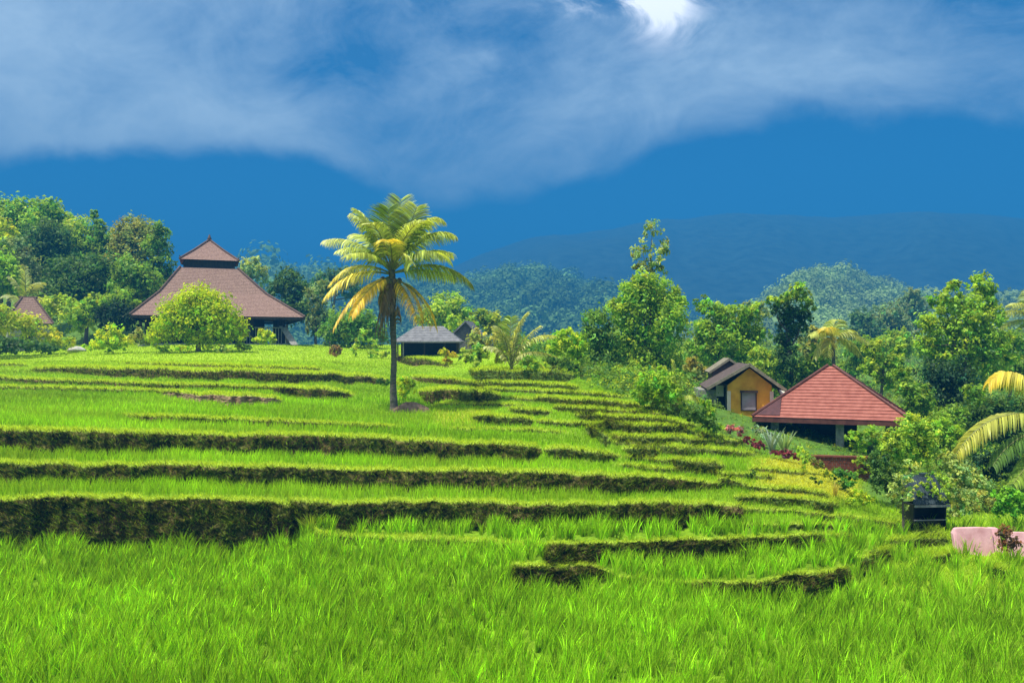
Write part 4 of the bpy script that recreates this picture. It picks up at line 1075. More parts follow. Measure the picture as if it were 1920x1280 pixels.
pav = thing('pavilion', o3, 'large open pavilion with two tier brown shingle roof on the hilltop', 'pavilion')
he = H_(592, d); ht = H_(503, d + 110 * k); hw = 156 * k
pl = [(hw, hw, he), (hw * .63, hw * .63, he + (ht - he) * .47), (49 * kk, 49 * kk, ht)]
m = MB(); rings(m, pl, 34, .025); rf = m.build('lower_roof', M['thatch'], pav, xf)
hips('hip_ridge', pl, .13, M['ridge'], rf, xf)
m = MB()
for (x0, x1, y0, y1) in ((-hw, hw, -hw, -hw + .12), (-hw, hw, hw - .12, hw), (-hw, -hw + .12, -hw + .125, hw - .125), (hw - .12, hw, -hw + .125, hw - .125)):
    m.box(x0, x1, y0, y1, he - .28, he - .002)
m.build('eave_board', M['darkwood'], rf, xf)
hn = H_(488, d + 110 * k)
m = MB(); m.box(-44 * kk, 44 * kk, -44 * kk, 44 * kk, ht - .2, hn); m.build('lantern_neck', M['darkwood'], pav, xf)
h2, h3 = H_(488, d + 107 * k), H_(452, d + 155 * k)
pu = [(51 * kk, 51 * kk, h2), (26 * kk, 26 * kk, h2 + (h3 - h2) * .48), (2 * kk, 2 * kk, h3)]
m = MB(); rings(m, pu, 14, .025); ur = m.build('upper_roof', M['thatch'], pav, xf)
hips('hip_ridge', pu, .12, M['ridge'], ur, xf)
for sx in (-1, 1):
    for sy in (-1, 1):
        m = MB(); m.bar((sx * 47 * kk, sy * 47 * kk, h2), (sx * 51 * kk, sy * 51 * kk, h2 + .45), .12, 6, .04)
        m.build('corner_finial', M['ridge'], ur, xf)
m = MB(); hf = H_(440, d + 155 * k)
m.bar((0, 0, h3 - .1), (0, 0, h3 + (hf - h3) * .45), .2, 8, .26); m.bar((0, 0, h3 + (hf - h3) * .45), (0, 0, hf), .2, 8, .07)
m.build('roof_finial', M['ridge'], pav, xf)
m = MB(); m.box(-hw * .9, hw * .9, -hw * .9, hw * .9, -1.2, .22); m.build('platform', M['stone'], pav, xf)
pg = hw * .80
for ix in range(6):
    for iy in (0, 5):
        for (a_, b_) in {(ix, iy), (iy, ix)}:
            m = MB(); X = -pg + 2 * pg * a_ / 5; Y = -pg + 2 * pg * b_ / 5
            m.box(X - .13, X + .13, Y - .13, Y + .13, .22, he + .12)
            m.build('post', M['darkwood'], pav, xf)
m = MB(); m.box(-pg * .95, pg * .8, -pg * .1, pg * .6, .22, he + .4); m.build('dark_interior_block', M['darkwood'], pav, xf)  # dark block added to give the shade under the open roof
m = MB()
for i in range(16):
    X = pg * .42 + (pg * .58) * i / 16
    m.box(X, X + .07, -pg - .06, -pg + .02, .22, he * .62)
m.box(pg * .42, pg, -pg - .05, -pg + .03, he * .62 + .003, he * .62 + .1)
m.build('railing', M['post'], pav, xf)
m = MB(); m.slab([(hw * .86, -hw * 1.02, .05), (hw * .93, -hw * 1.02, .05), (hw * .82, -pg, he * .7), (hw * .75, -pg, he * .7)], .05)
m.build('leaning_plank', M['post'], pav, xf)

# --- hut roof among the shrubs on the left
d = 90.0; k = d / F
zb = ground(60, d)
o3 = np.array([(52 - CX) / F * (d + 2.2), d + 2.2, zb]); xf = frame_xf(o3, .6)
hut = thing('hut', o3, 'small hut with faded pink tiled hip roof at the left edge', 'hut')
h0, h1 = p1(60, 606, d)[2] - zb, p1(60, 556, d)[2] - zb
pr = [(40 * k, 40 * k, h0), (10 * k, 3 * k, h1)]
m = MB(); rings(m, pr, 14, .03); r_ = m.build('roof', M['thatch'], hut, xf)
hips('hip_ridge', pr, .1, M['ridge'], r_, xf); m = MB(); m.bar((-16 * k, 0, h1 + .06), (16 * k, 0, h1 + .06), .11, 7); m.build('ridge', M['ridge'], r_, xf)
m = MB(); m.box(-34 * k, 34 * k, -34 * k, 34 * k, -1, h0 + .1); m.build('wall', M['greywall'], hut, xf)
m = MB(); m.box(-6 * k, 6 * k, -34 * k - .04, -34 * k - .003, 0, h0 * .7); m.build('door', M['darkwood'], hut, xf)

# --- grey roofed shelter and gabled house behind the palm
d = gdist(800, 672) + 3; k = d / F
zb = min(ground(800, d), p1(800, 668, d)[2])
o3 = np.array([(806 - CX) / F * (d + 2.5), d + 2.5, zb]); xf = frame_xf(o3, 0.0)
sh = thing('shelter', o3, 'open black fronted shelter with pale grey hip roof right of the palm trunk', 'shelter')
he, ht = p1(800, 640, d)[2] - zb, p1(800, 612, d + 3)[2] - zb
w2, dp2 = 64 * k, 2.5
pr = [(w2, dp2, he), (26 * k, .3, ht)]
m = MB(); rings(m, pr, 9, .03); r_ = m.build('roof', M['slate'], sh, xf)
m = MB(); m.box(-w2, w2, -dp2 - .02, -dp2 + .1, he - .12, he - .002); m.build('fascia', M['slate'], r_, xf)
m = MB(); m.box(-w2 * .86, w2 * .86, -.3, dp2 * .8, -1.0, he + .1); m.build('dark_back_wall', M['black'], sh, xf)
m = MB(); m.box(-w2 * .9, w2 * .9, -dp2 * .5, -.303, -1.0, .06); m.build('floor', M['darkwood'], sh, xf)
for xx in (-.88, -.72, -.1, .5, .86):
    m = MB(); m.box(w2 * xx - .06, w2 * xx + .06, -dp2 * .86, -dp2 * .86 + .12, -.4, he + .1)
    m.build('post', M['post'] if xx == -.72 else M['darkwood'], sh, xf)
d2 = d + 7; k2 = d2 / F
zb = ground(878, d2); o3 = np.array([(874 - CX) / F * d2, d2, zb]); xf = frame_xf(o3, -.12)
gh = thing('gabled_house', o3, 'dark grey boarded house with gable roof behind the grey shelter', 'house')
zp = lambda y_: p1(874, y_, d2)[2] - zb
L_ = 4.0; ov = .3
xe, ze = 44 * k2, zp(646); xl = -38 * k2; zl = zp(638); zr = zp(601)
m = MB()
m.poly((xl, 0, -1), (xe - .3, 0, -1), (xe - .3, 0, ze), (0, 0, zr - .08), (xl, 0, zl)); m.poly((xl, L_, -1), (xl, L_, zl), (0, L_, zr - .08), (xe - .3, L_, ze), (xe - .3, L_, -1))
m.poly((xl, 0, -1), (xl, 0, zl), (xl, L_, zl), (xl, L_, -1)); m.poly((xe - .3, 0, -1), (xe - .3, L_, -1), (xe - .3, L_, ze), (xe - .3, 0, ze))
m.build('wall', M['slatedark'], gh, xf)
m = MB(); m.slab([(xl - .3, -ov, zl - .25), (0, -ov, zr), (0, L_ + ov, zr), (xl - .3, L_ + ov, zl - .25)], .08)
m.slab([(0, -ov, zr), (xe, -ov, ze - .2), (xe, L_ + ov, ze - .2), (0, L_ + ov, zr)], .08); r_ = m.build('roof', M['slatedark'], gh, xf)
m = MB(); m.slab([(0, -ov - .08, zr + .04), (xe, -ov - .08, ze - .16), (xe, -ov - .003, ze - .16), (0, -ov - .003, zr + .04)], .14)
m.slab([(xl - .3, -ov - .08, zl - .21), (0, -ov - .08, zr + .04), (0, -ov - .003, zr + .04), (xl - .3, -ov - .003, zl - .21)], .14); m.build('verge_board', M['slate'], r_, xf)
m = MB(); m.box(.5, .85, -.03, -.003, zr - 1.15, zr - .8); m.build('vent', M['black'], gh, xf)
m = MB(); m.box(1.25, 1.75, -.03, -.003, zr - 2.3, zr - 1.5); m.build('window', M['black'], gh, xf)

# --- orange gabled house
d = max(46.0, gdist(1405, 812)); k = d / F
zb = p1(1405, 808, d)[2]
o3 = np.array([(1405 - CX) / F * d, d, zb]); yaw = -.16; xf = frame_xf(o3, yaw)
def lpx(px_, py_, ly):
    q_ = (px_ - CX) / F; c_, s_2 = math.cos(yaw), math.sin(yaw)
    lx = (q_ * (o3[1] + c_ * ly) + s_2 * ly - o3[0]) / (c_ - q_ * s_2)
    return lx, float(p1(px_, py_, o3[1] + s_2 * lx + c_ * ly)[2] - zb)


oh = thing('orange_house', o3, 'small gabled house with ochre orange front wall and one window', 'house')
Z = lambda y_: p1(1405, y_, d)[2] - zb
xa, xb = -40 * k, 40 * k
m = MB()
dW = 5.0
m.poly((xa, 0, Z(786)), (xb, 0, Z(786)), (xb, 0, Z(722)), (0, 0, Z(690)), (xa, 0, Z(722)))
m.build('front_wall', M['orange'], oh, xf)
m = MB(); m.poly((xb, .01, -.3), (xb, dW, -.3), (xb, dW, Z(722)), (xb, .01, Z(722))); m.poly((xa, .01, -.3), (xa, .01, Z(722)), (xa, dW, Z(722)), (xa, dW, -.3))
m.build('side_wall', M['stone'], oh, xf)
m = MB(); m.box(xa - .03, xb + .03, -.06, dW - .01, -.8, Z(786) - .002); m.build('plinth', M['stone'], oh, xf)
for xx in (xa - .02, xb - .1):
    m = MB(); m.box(xx, xx + .2, -.05, .09, Z(786), Z(733)); m.build('corner_pilaster', M['cream'], oh, xf)
wn = MB(); wx0, wx1, wz0, wz1 = -14 * k, 11 * k, Z(768), Z(736)
t_ = .06
wn.box(wx0 - t_, wx0, -.07, .02, wz0, wz1); wn.box(wx1, wx1 + t_, -.07, .02, wz0, wz1); wn.box(wx0 - t_, wx1 + t_, -.07, .02, wz0 - t_, wz0 - .001)
wo = wn.build('window', M['darkwood'], oh, xf)
m = MB(); m.box(wx0 - .1, wx1 + .1, -.26, .02, wz1 + .002, wz1 + .13); m.build('lintel', M['darkwood'], wo, xf)
m = MB(); m.box(wx0 + .001, wx1 - .001, -.035, -.005, wz0, wz1); m.build('pane', M['glass'], wo, xf)
m = MB()
ex0, ez0 = -80 * k, Z(728); ex1, ez1 = 64 * k, Z(730); zr = Z(682)
m.slab([(ex0, -.45, ez0), (-.05, -.45, zr), (-.05, dW + .3, zr), (ex0, dW + .3, ez0)], .09)
m.slab([(-.05, -.45, zr), (ex1, -.45, ez1), (ex1, dW + .3, ez1), (-.05, dW + .3, zr)], .09)
r_ = m.build('roof', M['browntile'], oh, xf)
m = MB()
m.slab([(ex0 - .02, -.56, ez0 + .05), (-.05, -.56, zr + .06), (-.05, -.455, zr + .06), (ex0 - .02, -.455, ez0 + .05)], .17)
m.slab([(-.05, -.56, zr + .06), (ex1 + .02, -.56, ez1 + .05), (ex1 + .02, -.455, ez1 + .05), (-.05, -.455, zr + .06)], .17)
m.build('verge', M['verge'], r_, xf)
# set-back grey wing on the left with the dark doorway
m = MB(); m.box(-92 * k, -57 * k, 1.0, dW, -.5, Z(731) - .05); m.build('grey_wall', M['greywall'], oh, xf)
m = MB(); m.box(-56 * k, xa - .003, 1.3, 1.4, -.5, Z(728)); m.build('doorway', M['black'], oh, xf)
m = MB(); m.box(-58 * k, -44 * k, .9, .99, Z(745), Z(724)); m.build('wall_bracket', M['cream'], oh, xf)
# taller rear gable
yr = dW + .35
(xl_, zl_), (xc, zc), (xr_, zr_) = lpx(1331, 697, yr), lpx(1367, 671, yr), lpx(1404, 697, yr)
m = MB()
for yy in (yr, yr + 3):
    pts_ = [(xl_ + .12, yy, -.4), (xr_ - .12, yy, -.4), (xr_ - .12, yy, zr_ - .03), (xc, yy, zc - .15), (xl_ + .12, yy, zl_ - .03)]
    m.poly(*(pts_ if yy == yr else pts_[::-1]))
for xx in (xl_ + .12, xr_ - .12):
    m.poly((xx, yr, -.4), (xx, yr + 3, -.4), (xx, yr + 3, zl_ - .03), (xx, yr, zl_ - .03))
rg = m.build('rear_gable', M['browntile'], oh, xf)
m = MB(); m.slab([(xl_ - .1, yr - .25, zl_), (xc, yr - .25, zc), (xc, yr + 3.3, zc), (xl_ - .1, yr + 3.3, zl_)], .13)
m.slab([(xc, yr - .25, zc), (xr_ + .1, yr - .25, zr_), (xr_ + .1, yr + 3.3, zr_), (xc, yr + 3.3, zc)], .13); m.build('rear_roof', M['verge'], rg, xf)
m = MB(); m.slab([(xb + .55, -.1, Z(742)), (xb + 1.4, -.1, Z(756)), (xb + 1.4, 1.6, Z(742)), (xb + .55, 1.6, Z(730))], .05); m.build('awning', M['cream'], oh, xf)

# --- red tiled open pavilion
d = max(41.0, gdist(1560, 862) - 1.5); k = d / F
zb = p1(1560, 850, d + 2)[2]
hwx = 140 * k; hwy = hwx * .8
o3 = np.array([(1557 - CX) / F * (d + hwy), d + hwy, zb]); xf = frame_xf(o3, -.40)
rp = thing('red_pavilion', o3, 'open pavilion with red tiled hip roof on grey pillars', 'pavilion')
Z = lambda y_, dd: p1(1557, y_, dd)[2] - zb
he = Z(787, d); ht = Z(687, d + hwy)
m = MB(); pr = [(hwx, hwy, he), (5 * k, .06, ht)]
rings(m, pr, 17, .04); r_ = m.build('roof', M['redtile'], rp, xf)
hips('hip_ridge', [(hwx, hwy, he + .03), (5 * k, .06, ht + .03)], .075, M['fascia'], r_, xf)
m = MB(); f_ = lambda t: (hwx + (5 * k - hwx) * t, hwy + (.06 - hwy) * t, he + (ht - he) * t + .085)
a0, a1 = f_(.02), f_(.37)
m.slab([(-a0[0] + .12, -a0[1], a0[2]), (-89 * k, -a0[1], a0[2]), (-89 * k, -a1[1], a1[2]), (-a1[0] + .05, -a1[1], a1[2])], .02); m.build('dark_tile_patch', M['darktile'], r_, xf)  # section of darker tiles low on the left of the front face
m = MB()
for (x0, x1, y0, y1) in ((-hwx, hwx, -hwy, -hwy + .1), (-hwx, hwx, hwy - .1, hwy), (-hwx, -hwx + .1, -hwy + .103, hwy - .103), (hwx - .1, hwx, -hwy + .103, hwy - .103)):
    m.box(x0, x1, y0, y1, he - .24, he + .03)
m.build('fascia', M['fascia'], r_, xf)
m = MB(); m.box(-hwx + .12, hwx - .12, -hwy + .12, hwy - .12, he - .12, he - .06); m.build('soffit', M['darkwood'], rp, xf)
for (x, y) in ((18 * k, -hwy * .72), (-100 * k, -hwy * .72), (110 * k, -hwy * .72), (-100 * k, hwy * .72), (110 * k, hwy * .72)):
    m = MB(); m.box(x - .2, x + .2, y - .2, y + .2, .02, he - .121); m.box(x - .28, x + .28, y - .28, y + .28, -.3, .019)
    m.build('pillar', M['stone'], rp, xf)
m = MB(); m.box(-hwx * .8, hwx * .8, -hwy * .85, hwy * .85, -1.2, -.03); m.build('floor', M['stone'], rp, xf)
m = MB(); m.box(-hwx * .55, hwx * .35, hwy * .55, hwy * .66, -.03, he - .121); m.build('dark_back_wall', M['black'], rp, xf)  # black sheet standing in for the shade inside the open pavilion

# low brick wall in front of it
d = gdist(1575, 888); k = d / F
o3 = p1(1575, 888, d); o3[2] = ground(1575, d)
bw = thing('brick_wall', o3, 'low red brick garden wall below the red pavilion', 'wall')
xf = frame_xf(o3, -.2); h = p1(1575, 857, d)[2] - o3[2]
m = MB(); nb = 9
for r0 in range(nb):
    for c0 in range(14):
        x0 = -50 * k + 100 * k * (c0 + (.5 if r0 % 2 else 0)) / 14
        m.box(x0 + .008, x0 + 100 * k / 14 - .008, -.12 + rng.uniform(0, .02), .12, -.35 + (h + .35) * r0 / nb + .006, -.35 + (h + .35) * (r0 + 1) / nb - .004)
m.build('brickwork', M['brick'], bw, xf)
m = MB(); m.box(-49 * k, 52 * k, -.095, .095, -.4, h - .01); m.build('mortar', M['stone'], bw, xf)
m = MB(); m.box(-51 * k, 54 * k, -.16, .16, h + .002, h + .07); m.build('coping', M['brick'], bw, xf)

# --- black shed with blue grey sheet roof
d = max(27.0, gdist(1745, 1000)); k = d / F
o3 = p1(1744, 1000, d); xf = frame_xf(o3, .1)
bs = thing('shed', o3, 'small black open shed with blue grey sheet roof at the lower right', 'shed')
Z = lambda y_: p1(1744, y_, d)[2] - o3[2]
wx = 33 * k
m = MB(); m.poly
m.box(-wx, wx, .55, .6, -.3, Z(945)); m.box(-wx, -wx + .06, .003, .547, -.3, Z(945)); m.box(wx - .06, wx, .003, .547, -.3, Z(945)); m.build('wall', M['black'], bs, xf)
m = MB()
n_ = 14
for i in range(n_):
    x0 = -wx - .05 + (2 * wx + .1) * i / n_; x1 = x0 + (2 * wx + .1) / n_; xm = (x0 + x1) / 2
    za, zb2 = Z(944), Z(897)
    for (xa_, xb_, da, db) in ((x0, xm, 0, .03), (xm, x1, .03, 0)):
        m.slab([(xa_, -.15, za + da), (xb_, -.15, za + db), (xb_, .75, zb2 + db), (xa_, .75, zb2 + da)], .012)
m.build('roof', M['bluegrey'], bs, xf)
m = MB(); m.box(-wx - .04, wx + .04, -.16, -.1, Z(949), Z(945)); m.build('front_beam', M['slate'], bs, xf)
m = MB(); m.box(-wx, wx, -.05, -.02, Z(975), Z(973)); m.build('rail', M['slate'], bs, xf)
m = MB(); m.box(-wx + .03, wx - .03, .1, .14, -.2, Z(976)); m.build('front_panel', M['black'], bs, xf)
m = MB(); m.box(-8 * k, 8 * k, .2, .4, Z(895), Z(889)); m.build('roof_vent', M['bluegrey'], bs, xf)

# --- pink rendered wall and its pale boulder
d = 24.8; k = d / F
o3 = p1(1845, 1040, d)
pw = thing('pink_wall', o3, 'low pink rendered wall beside the black shed', 'wall')
xf = frame_xf(o3, -.12); Z = lambda y_: p1(1845, y_, d)[2] - o3[2]
m = MB()
xs = np.array([-50, -46, -43, -26, -8, 8, 19]) * k
zt = np.array([Z(1004), Z(996), Z(994), Z(993), Z(992), Z(992), Z(993)])
zl = np.array([-.05, -.1, -.2, -.3, -.3, -.3, -.3])
for i in range(len(xs) - 1):
    m.hexa([(xs[i], -.08, zl[i]), (xs[i + 1], -.08, zl[i + 1]), (xs[i + 1], .1, zl[i + 1]), (xs[i], .1, zl[i])], [(xs[i], .2, zt[i]), (xs[i + 1], .2, zt[i + 1]), (xs[i + 1], .36, zt[i + 1]), (xs[i], .36, zt[i])])
m.build('wall_panel', M['pink'], pw, xf)
m = MB(); m.hexa([(22 * k, -.12, -.3), (36 * k, -.12, -.3), (36 * k, .14, -.3), (22 * k, .14, -.3)], [(22 * k, .4, Z(995)), (36 * k, .4, Z(995)), (36 * k, .62, Z(995)), (22 * k, .62, Z(995))]); m.build('pier', M['pink'], pw, xf)
m = MB(); m.hexa([(50 * k, -.05, -.4), (110 * k, -.05, -.4), (110 * k, .1, -.4), (50 * k, .1, -.4)], [(50 * k, .35, Z(1001)), (110 * k, .35, Z(1001)), (110 * k, .5, Z(1001)), (50 * k, .5, Z(1001))]); m.build('end_panel', M['pink'], pw, xf)


def boulder(name, label, c, r, mat, sq=(1, 1, .7), seed=1, kind=None, cat='rock'):
    g_ = np.random.default_rng(seed)
    nu, nv = 20, 12
    pts = []
    ph = g_.uniform(0, 6.28, 6)
    for j in range(nv + 1):
        b = math.pi * j / nv
        for i in range(nu):
            a = 2 * math.pi * i / nu
            n = 1 + .14 * math.sin(2 * a + ph[0]) * math.sin(b) + .1 * math.sin(3 * a + ph[1] + 2 * b) + .08 * math.sin(5 * b + ph[2]) * math.sin(b) + .04 * math.sin(7 * a + ph[3]) * math.sin(b)
            pts.append((c[0] + r * sq[0] * n * math.sin(b) * math.cos(a), c[1] + r * sq[1] * n * math.sin(b) * math.sin(a), c[2] + r * sq[2] * n * math.cos(b)))
    fs = np.array([[j * nu + i, (j + 1) * nu + i, (j + 1) * nu + (i + 1) % nu, j * nu + (i + 1) % nu] for j in range(nv) for i in range(nu)])
    o = mesh_np(name, np.array(pts), fs, mat, smooth=True)
    if kind: tag(o, label, None, None, kind)
    else: tag(o, label, cat)
    return o


dd_ = gdist(142, 660)
boulder('boulder', 'pale flat boulder beside the left edge shrub', p1(142, 656, dd_), 13 * dd_ / F, M['rock'], (1.2, .8, .5), 4)
# earth mound at the foot of the palm
boulder('soil_mound', 'brown earth mound at the foot of the palm', p1(768, 780, dp - .2), 34 * k_, M['soil'], (1, .6, .72), 8, kind='structure')

# ------------------------------------------------------------------ far hills and mountain
def hill(name, ridge, d, foot_py, depth, mat, label, trees=0, tsize=5.0, tcol=None, n_leaf=120, rough=0.0, K=22, nx=120, relief=0.0):
    r_ = np.array(ridge, float)
    xs = np.linspace(r_[0, 0], r_[-1, 0], nx); tops = np.interp(xs, r_[:, 0], r_[:, 1])
    tops = tops + rough * (n1d(xs, 300 + int(d), 60) + .5 * n1d(xs, 301 + int(d), 22))
    rows = []
    for j in range(K + 1):
        t = j / K
        dd = d - depth + depth * t
        zt = P(xs, tops, d)[:, 2]; zf = P(xs, np.full_like(xs, foot_py), d - depth)[:, 2]
        z = zf + (zt - zf) * (1 - (1 - t) ** 1.7)
        z = z + depth * .03 * fbm(xs / 160, np.full_like(xs, t * 2.5 + d), 241, 3) * t * (1 - t) * 4
        xw = (xs - CX) / F * dd
        if relief:
            yw = np.full_like(xs, dd)
            z = z + relief * t * (1 - .6 * t) * (26 * fbm(xw / 520, yw / 700, 201, 2) + 8 * fbm(xw / 14, yw / 18, 211, 4))
        rows.append(np.stack([xw, np.full_like(xs, dd), z], -1))
    for j in range(1, 5):
        dd = d + depth * .25 * j
        z = P(xs, tops, d)[:, 2] - 2.2 * (d * .02) * j * j
        rows.append(np.stack([(xs - CX) / F * dd, np.full_like(xs, dd), z], -1))
    A = np.array(rows); nr, nc = A.shape[:2]
    ix = np.arange(nr * nc).reshape(nr, nc)
    fs = np.stack([ix[:-1, :-1], ix[:-1, 1:], ix[1:, 1:], ix[1:, :-1]], -1).reshape(-1, 4)
    o = mesh_np(name, A.reshape(-1, 3), fs, mat, smooth=True)
    tag(o, label, None, None, 'structure')
    if trees:
        i = rng.uniform(0, K + 1.4, trees); j = np.interp(rng.uniform(max(xs[0], 380), min(xs[-1], 2080), trees), xs, np.arange(nc) * .9999)
        i0 = i.astype(int); j0 = j.astype(int); fi_ = (i - i0)[:, None]; fj = (j - j0)[:, None]
        c = (A[i0, j0] * (1 - fj) + A[i0, j0 + 1] * fj) * (1 - fi_) + (A[i0 + 1, j0] * (1 - fj) + A[i0 + 1, j0 + 1] * fj) * fi_
        rr = tsize * np.exp(rng.normal(0, .3, trees))
        c[:, 2] += rr * .5
        per = n_leaf
        kx = np.repeat(np.arange(trees), per)
        dr = rng.normal(0, 1, (len(kx), 3)); dr /= np.linalg.norm(dr, axis=1)[:, None]; dr[:, 2] = np.abs(dr[:, 2]) * 1.1 - .15
        lp = c[kx] + dr * rr[kx][:, None] * rng.uniform(.7, 1.1, (len(kx), 1))
        nn = dr + rng.normal(0, .22, dr.shape); nn /= np.linalg.norm(nn, axis=1)[:, None]
        u = np.cross(nn, rng.normal(0, 1, dr.shape)); u /= np.linalg.norm(u, axis=1)[:, None]; w = np.cross(nn, u)
        sz = rr[kx][:, None] * rng.uniform(.07, .15, (len(kx), 1))
        V = np.stack([lp - u * sz, lp - w * sz * .7, lp + u * sz, lp + w * sz * .7], 1).reshape(-1, 3)
        tone = np.exp(rng.normal(0, .22, trees) + .5 * fbm(c[:, 0] / 60, c[:, 1] / 90, 221, 3))[kx] * np.exp(rng.normal(0, .15, len(kx)))
        cc = np.array(tcol)[None] * tone[:, None]
        mesh_np('forest', V, np.arange(len(V)).reshape(-1, 4), M['forest'], col=np.repeat(cc, 4, axis=0)).update_tag()
        tag(bpy.data.objects[[o_.name for o_ in COL.objects][-1]], 'hazy treetops covering ' + label, 'forest', None, 'stuff')


M['hillgreen'] = mat_noise('hill_canopy', (.03, .08, .02), (.10, .2, .05), .03, .95, .6, 3, detail=10)
M['mounthaze'] = mat_noise('hazed_mountain_canopy', (.008, .03, .034), (.03, .072, .07), .05, .95, .3, 4, detail=12, lo=.35, hi=.68)  # canopy colour shifted to blue, some of the distance haze put into it
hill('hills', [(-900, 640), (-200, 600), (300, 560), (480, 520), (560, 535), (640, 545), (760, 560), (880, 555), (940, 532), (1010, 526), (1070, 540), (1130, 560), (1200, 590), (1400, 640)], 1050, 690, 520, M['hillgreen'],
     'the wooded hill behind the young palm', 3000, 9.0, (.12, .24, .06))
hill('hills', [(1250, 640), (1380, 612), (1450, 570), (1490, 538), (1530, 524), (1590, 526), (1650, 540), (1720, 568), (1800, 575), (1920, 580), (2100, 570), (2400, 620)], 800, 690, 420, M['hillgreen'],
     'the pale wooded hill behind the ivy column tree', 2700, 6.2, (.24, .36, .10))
hill('mountain', [(-1600, 580), (-300, 575), (200, 575), (600, 565), (760, 548), (830, 520), (900, 486), (1000, 456), (1120, 434), (1250, 420), (1400, 412), (1560, 418), (1750, 410), (1920, 424), (2200, 450), (2700, 500)], 1900, 690, 950, M['mounthaze'],
     'the hazy blue mountain slope', rough=1.2, K=90, nx=420, relief=.28)

# ------------------------------------------------------------------ haze
m, nt, out = new_mat('haze')
pv = nt.nodes.new('ShaderNodeVolumePrincipled')
pv.inputs["Color"].default_value = (.03, .255, .59, 1)
pv.inputs['Density'].default_value = .00115
pv.inputs['Anisotropy'].default_value = 0.0
lk(nt, pv.outputs[0], out.inputs['Volume'])
mb = MB(); mb.box(-2900, 2900, -80, 3600, -34, 335)
hz = mb.build('haze', m)
tag(hz, 'blue haze in the air', None, None, 'stuff')

# ------------------------------------------------------------------ light
SUN = np.array([-.33, -.20, .92]); SUN /= np.linalg.norm(SUN)
el = math.asin(SUN[2]); azs = math.atan2(SUN[0], SUN[1])
sl = bpy.data.lights.new('sun', 'SUN'); sl.energy = 5.0; sl.angle = R(.5); sl.color = (1, .955, .87)
so = bpy.data.objects.new('sun', sl); COL.objects.link(so)
so.rotation_euler = (math.pi / 2 - el, 0, math.pi - azs)
from mathutils import Vector
so.rotation_euler = Vector(-SUN).to_track_quat('-Z', 'Y').to_euler()

W = bpy.data.worlds.new('World'); S.world = W; W.use_nodes = True
nt = W.node_tree; nt.nodes.clear()
N = nt.nodes.new
wo_ = N('ShaderNodeOutputWorld'); bg = N('ShaderNodeBackground'); lk(nt, bg.outputs[0], wo_.inputs[0])
sky = N('ShaderNodeTexSky'); sky.sky_type = 'NISHITA'; sky.sun_disc = False
sky.sun_elevation = el; sky.sun_rotation = azs; sky.altitude = 400; sky.air_density = 1.0; sky.dust_density = .4; sky.ozone_density = 3.0


def mth(op, a, b=None, c=None, clamp=False):
    n = N('ShaderNodeMath'); n.operation = op; n.use_clamp = clamp
    for i, x in enumerate((a, b, c)):
        if x is None: continue
        if isinstance(x, (int, float)): n.inputs[i].default_value = x
        else: lk(nt, x, n.inputs[i])
    return n.outputs[0]


def mixc(f, a, b, mode='MIX'):
    n = N('ShaderNodeMix'); n.data_type = 'RGBA'; n.blend_type = mode
    for s, x in (('Factor', f), ('A', a), ('B', b)):
        if isinstance(x, (int, float)): n.inputs[s].default_value = x
        elif isinstance(x, tuple): n.inputs[s].default_value = (*x, 1)
        else: lk(nt, x, n.inputs[s])
    return n.outputs['Result']


def sstep(a, b, x):
    n = N('ShaderNodeMapRange'); n.interpolation_type = 'SMOOTHSTEP'
    n.inputs['From Min'].default_value = a; n.inputs['From Max'].default_value = b
    lk(nt, x, n.inputs['Value'])
    return n.outputs[0]


tc = N('ShaderNodeTexCoord'); sep = N('ShaderNodeSeparateXYZ'); lk(nt, tc.outputs['Generated'], sep.inputs[0])
X, Y, Zc = sep.outputs
az = mth('ARCTAN2', X, Y)
tl = mth('DIVIDE', Zc, mth('SQRT', mth('ADD', mth('MULTIPLY', X, X), mth('MULTIPLY', Y, Y))))


def aT(px_, py_):
    a = math.atan((px_ - CX) / F)
    return a, (HZ - py_) / F * math.cos(a)


def wnoise(scale, detail, rough, stretch=(1, 1, 1), dist=0.0, off=(0, 0, 0)):
    mp = N('ShaderNodeMapping'); mp.inputs['Scale'].default_value = stretch; mp.inputs['Location'].default_value = off
    lk(nt, tc.outputs['Generated'], mp.inputs['Vector'])
    n = N('ShaderNodeTexNoise'); n.inputs['Scale'].default_value = scale; n.inputs['Detail'].default_value = detail
    n.inputs['Roughness'].default_value = rough; n.inputs['Distortion'].default_value = dist
    lk(nt, mp.outputs[0], n.inputs['Vector'])
    return n.outputs[0]


# height of the cloud base round the horizon
fcv = N('ShaderNodeFloatCurve')
cur = fcv.mapping.curves[0]
base_pts = [(0, 305), (330, 300), (550, 315), (700, 352), (850, 392), (950, 388), (1060, 345), (1180, 312), (1250, 262), (1380, 228), (1520, 208), (1640, 240), (1740, 210), (1920, 240)]
AZ0, AZ1 = -.75, .75
cpts = [(0.0, .22 / .5)] + [((aT(a, b)[0] - AZ0) / (AZ1 - AZ0), aT(a, b)[1] / .5) for a, b in base_pts] + [(1.0, .27 / .5)]
cur.points[0].location = cpts[0]; cur.points[1].location = cpts[-1]
for c_ in cpts[1:-1]: cur.points.new(*c_)
fcv.mapping.update()
lk(nt, mth('DIVIDE', mth('SUBTRACT', az, AZ0), AZ1 - AZ0, clamp=True), fcv.inputs['Value'])
basev = mth('MULTIPLY', fcv.outputs[0], .5)
nA = wnoise(5.0, 7, .55, (1, 1, 1.6), .3)
nB = wnoise(2.6, 8, .58, (1, 1, 1.9), .5, (3, 1, 2))
nC = wnoise(9.0, 10, .66, (1, 1, 1.5), .7, (7, 2, 5))
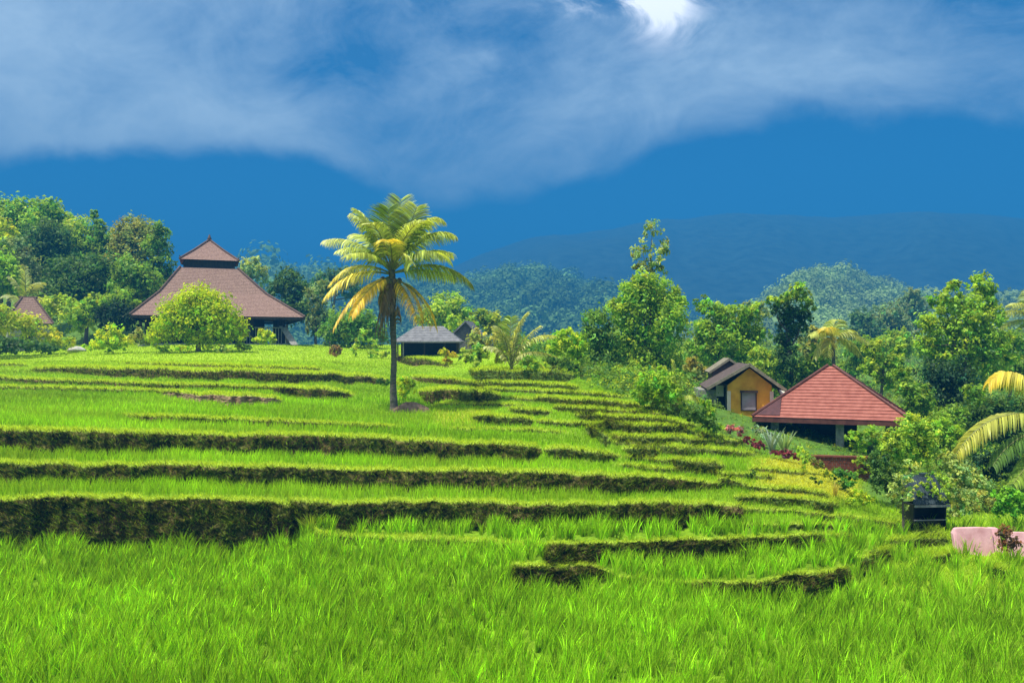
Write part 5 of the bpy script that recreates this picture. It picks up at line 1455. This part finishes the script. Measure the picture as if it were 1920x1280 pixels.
edge = mth('ADD', mth('SUBTRACT', tl, basev), mth('MULTIPLY', mth('SUBTRACT', nA, .5), .10))
mask = sstep(-.008, .024, edge)
dens = mth('ADD', .14, mth('MULTIPLY', sstep(.34, .64, nB), .46))
dens = mth('ADD', dens, mth('MULTIPLY', mth('SUBTRACT', nC, .5), .85))


def spot(px_, py_, sx, sy, amp):
    a, t = aT(px_, py_)
    u = mth('DIVIDE', mth('SUBTRACT', az, a), sx / F); v_ = mth('DIVIDE', mth('SUBTRACT', tl, t), sy / F)
    r2 = mth('ADD', mth('MULTIPLY', u, u), mth('MULTIPLY', v_, v_))
    r2 = mth('ADD', r2, mth('MULTIPLY', mth('SUBTRACT', nA, .5), 1.5))
    return mth('MULTIPLY', mth('EXPONENT', mth('MULTIPLY', r2, -1.0)), amp)


for a in ((-60, 130, 260, 160, .55), (440, 235, 150, 66, .45), (1120, 260, 130, 80, .2), (1420, 110, 260, 110, .34), (650, 110, 150, 110, -.12), (1010, 150, 120, 80, -.12), (920, 108, 60, 28, .2), (1900, 60, 90, 160, -.25), (880, 330, 120, 60, .08)):
    dens = mth('ADD', dens, spot(*a))
dens = mth('ADD', dens, mth('MULTIPLY', mth('SUBTRACT', 1.0, sstep(.02, .12, edge)), .12))
dens = mth('MULTIPLY', mth('MAXIMUM', dens, 0.04), mask, clamp=True)
over = sstep(.42, .75, tl)                                        # added bright cloud overhead, out of view, to lift the ambient light
white = mth('ADD', spot(1248, 18, 54, 50, 1.5), spot(1150, -6, 110, 30, 1.1))
white = mth('MULTIPLY', white, sstep(.36, .60, nC), clamp=True)
blue = mixc(1.0, sky.outputs[0], (.05, .39, .64), 'MULTIPLY')
cl = mixc(dens, blue, (5.2, 6.5, 7.4))
cl = mixc(white, cl, (12, 12.2, 12.6))
ovc = mixc(sstep(.35, .6, nB), (3.4, 4.4, 6.0), (9.0, 9.3, 9.8))
cl = mixc(over, cl, ovc)
lk(nt, cl, bg.inputs['Color']); bg.inputs['Strength'].default_value = .10

# ------------------------------------------------------------------ render settings
S.view_settings.view_transform = 'Standard'; S.view_settings.look = 'None'
S.view_settings.exposure = .84; S.view_settings.gamma = 1
S.render.engine = 'CYCLES'
S.cycles.max_bounces = 7; S.cycles.diffuse_bounces = 3; S.cycles.transmission_bounces = 4; S.cycles.volume_bounces = 0
S.cycles.use_denoising = True
S.cycles.use_adaptive_sampling = False
S.cycles.sample_clamp_indirect = 6
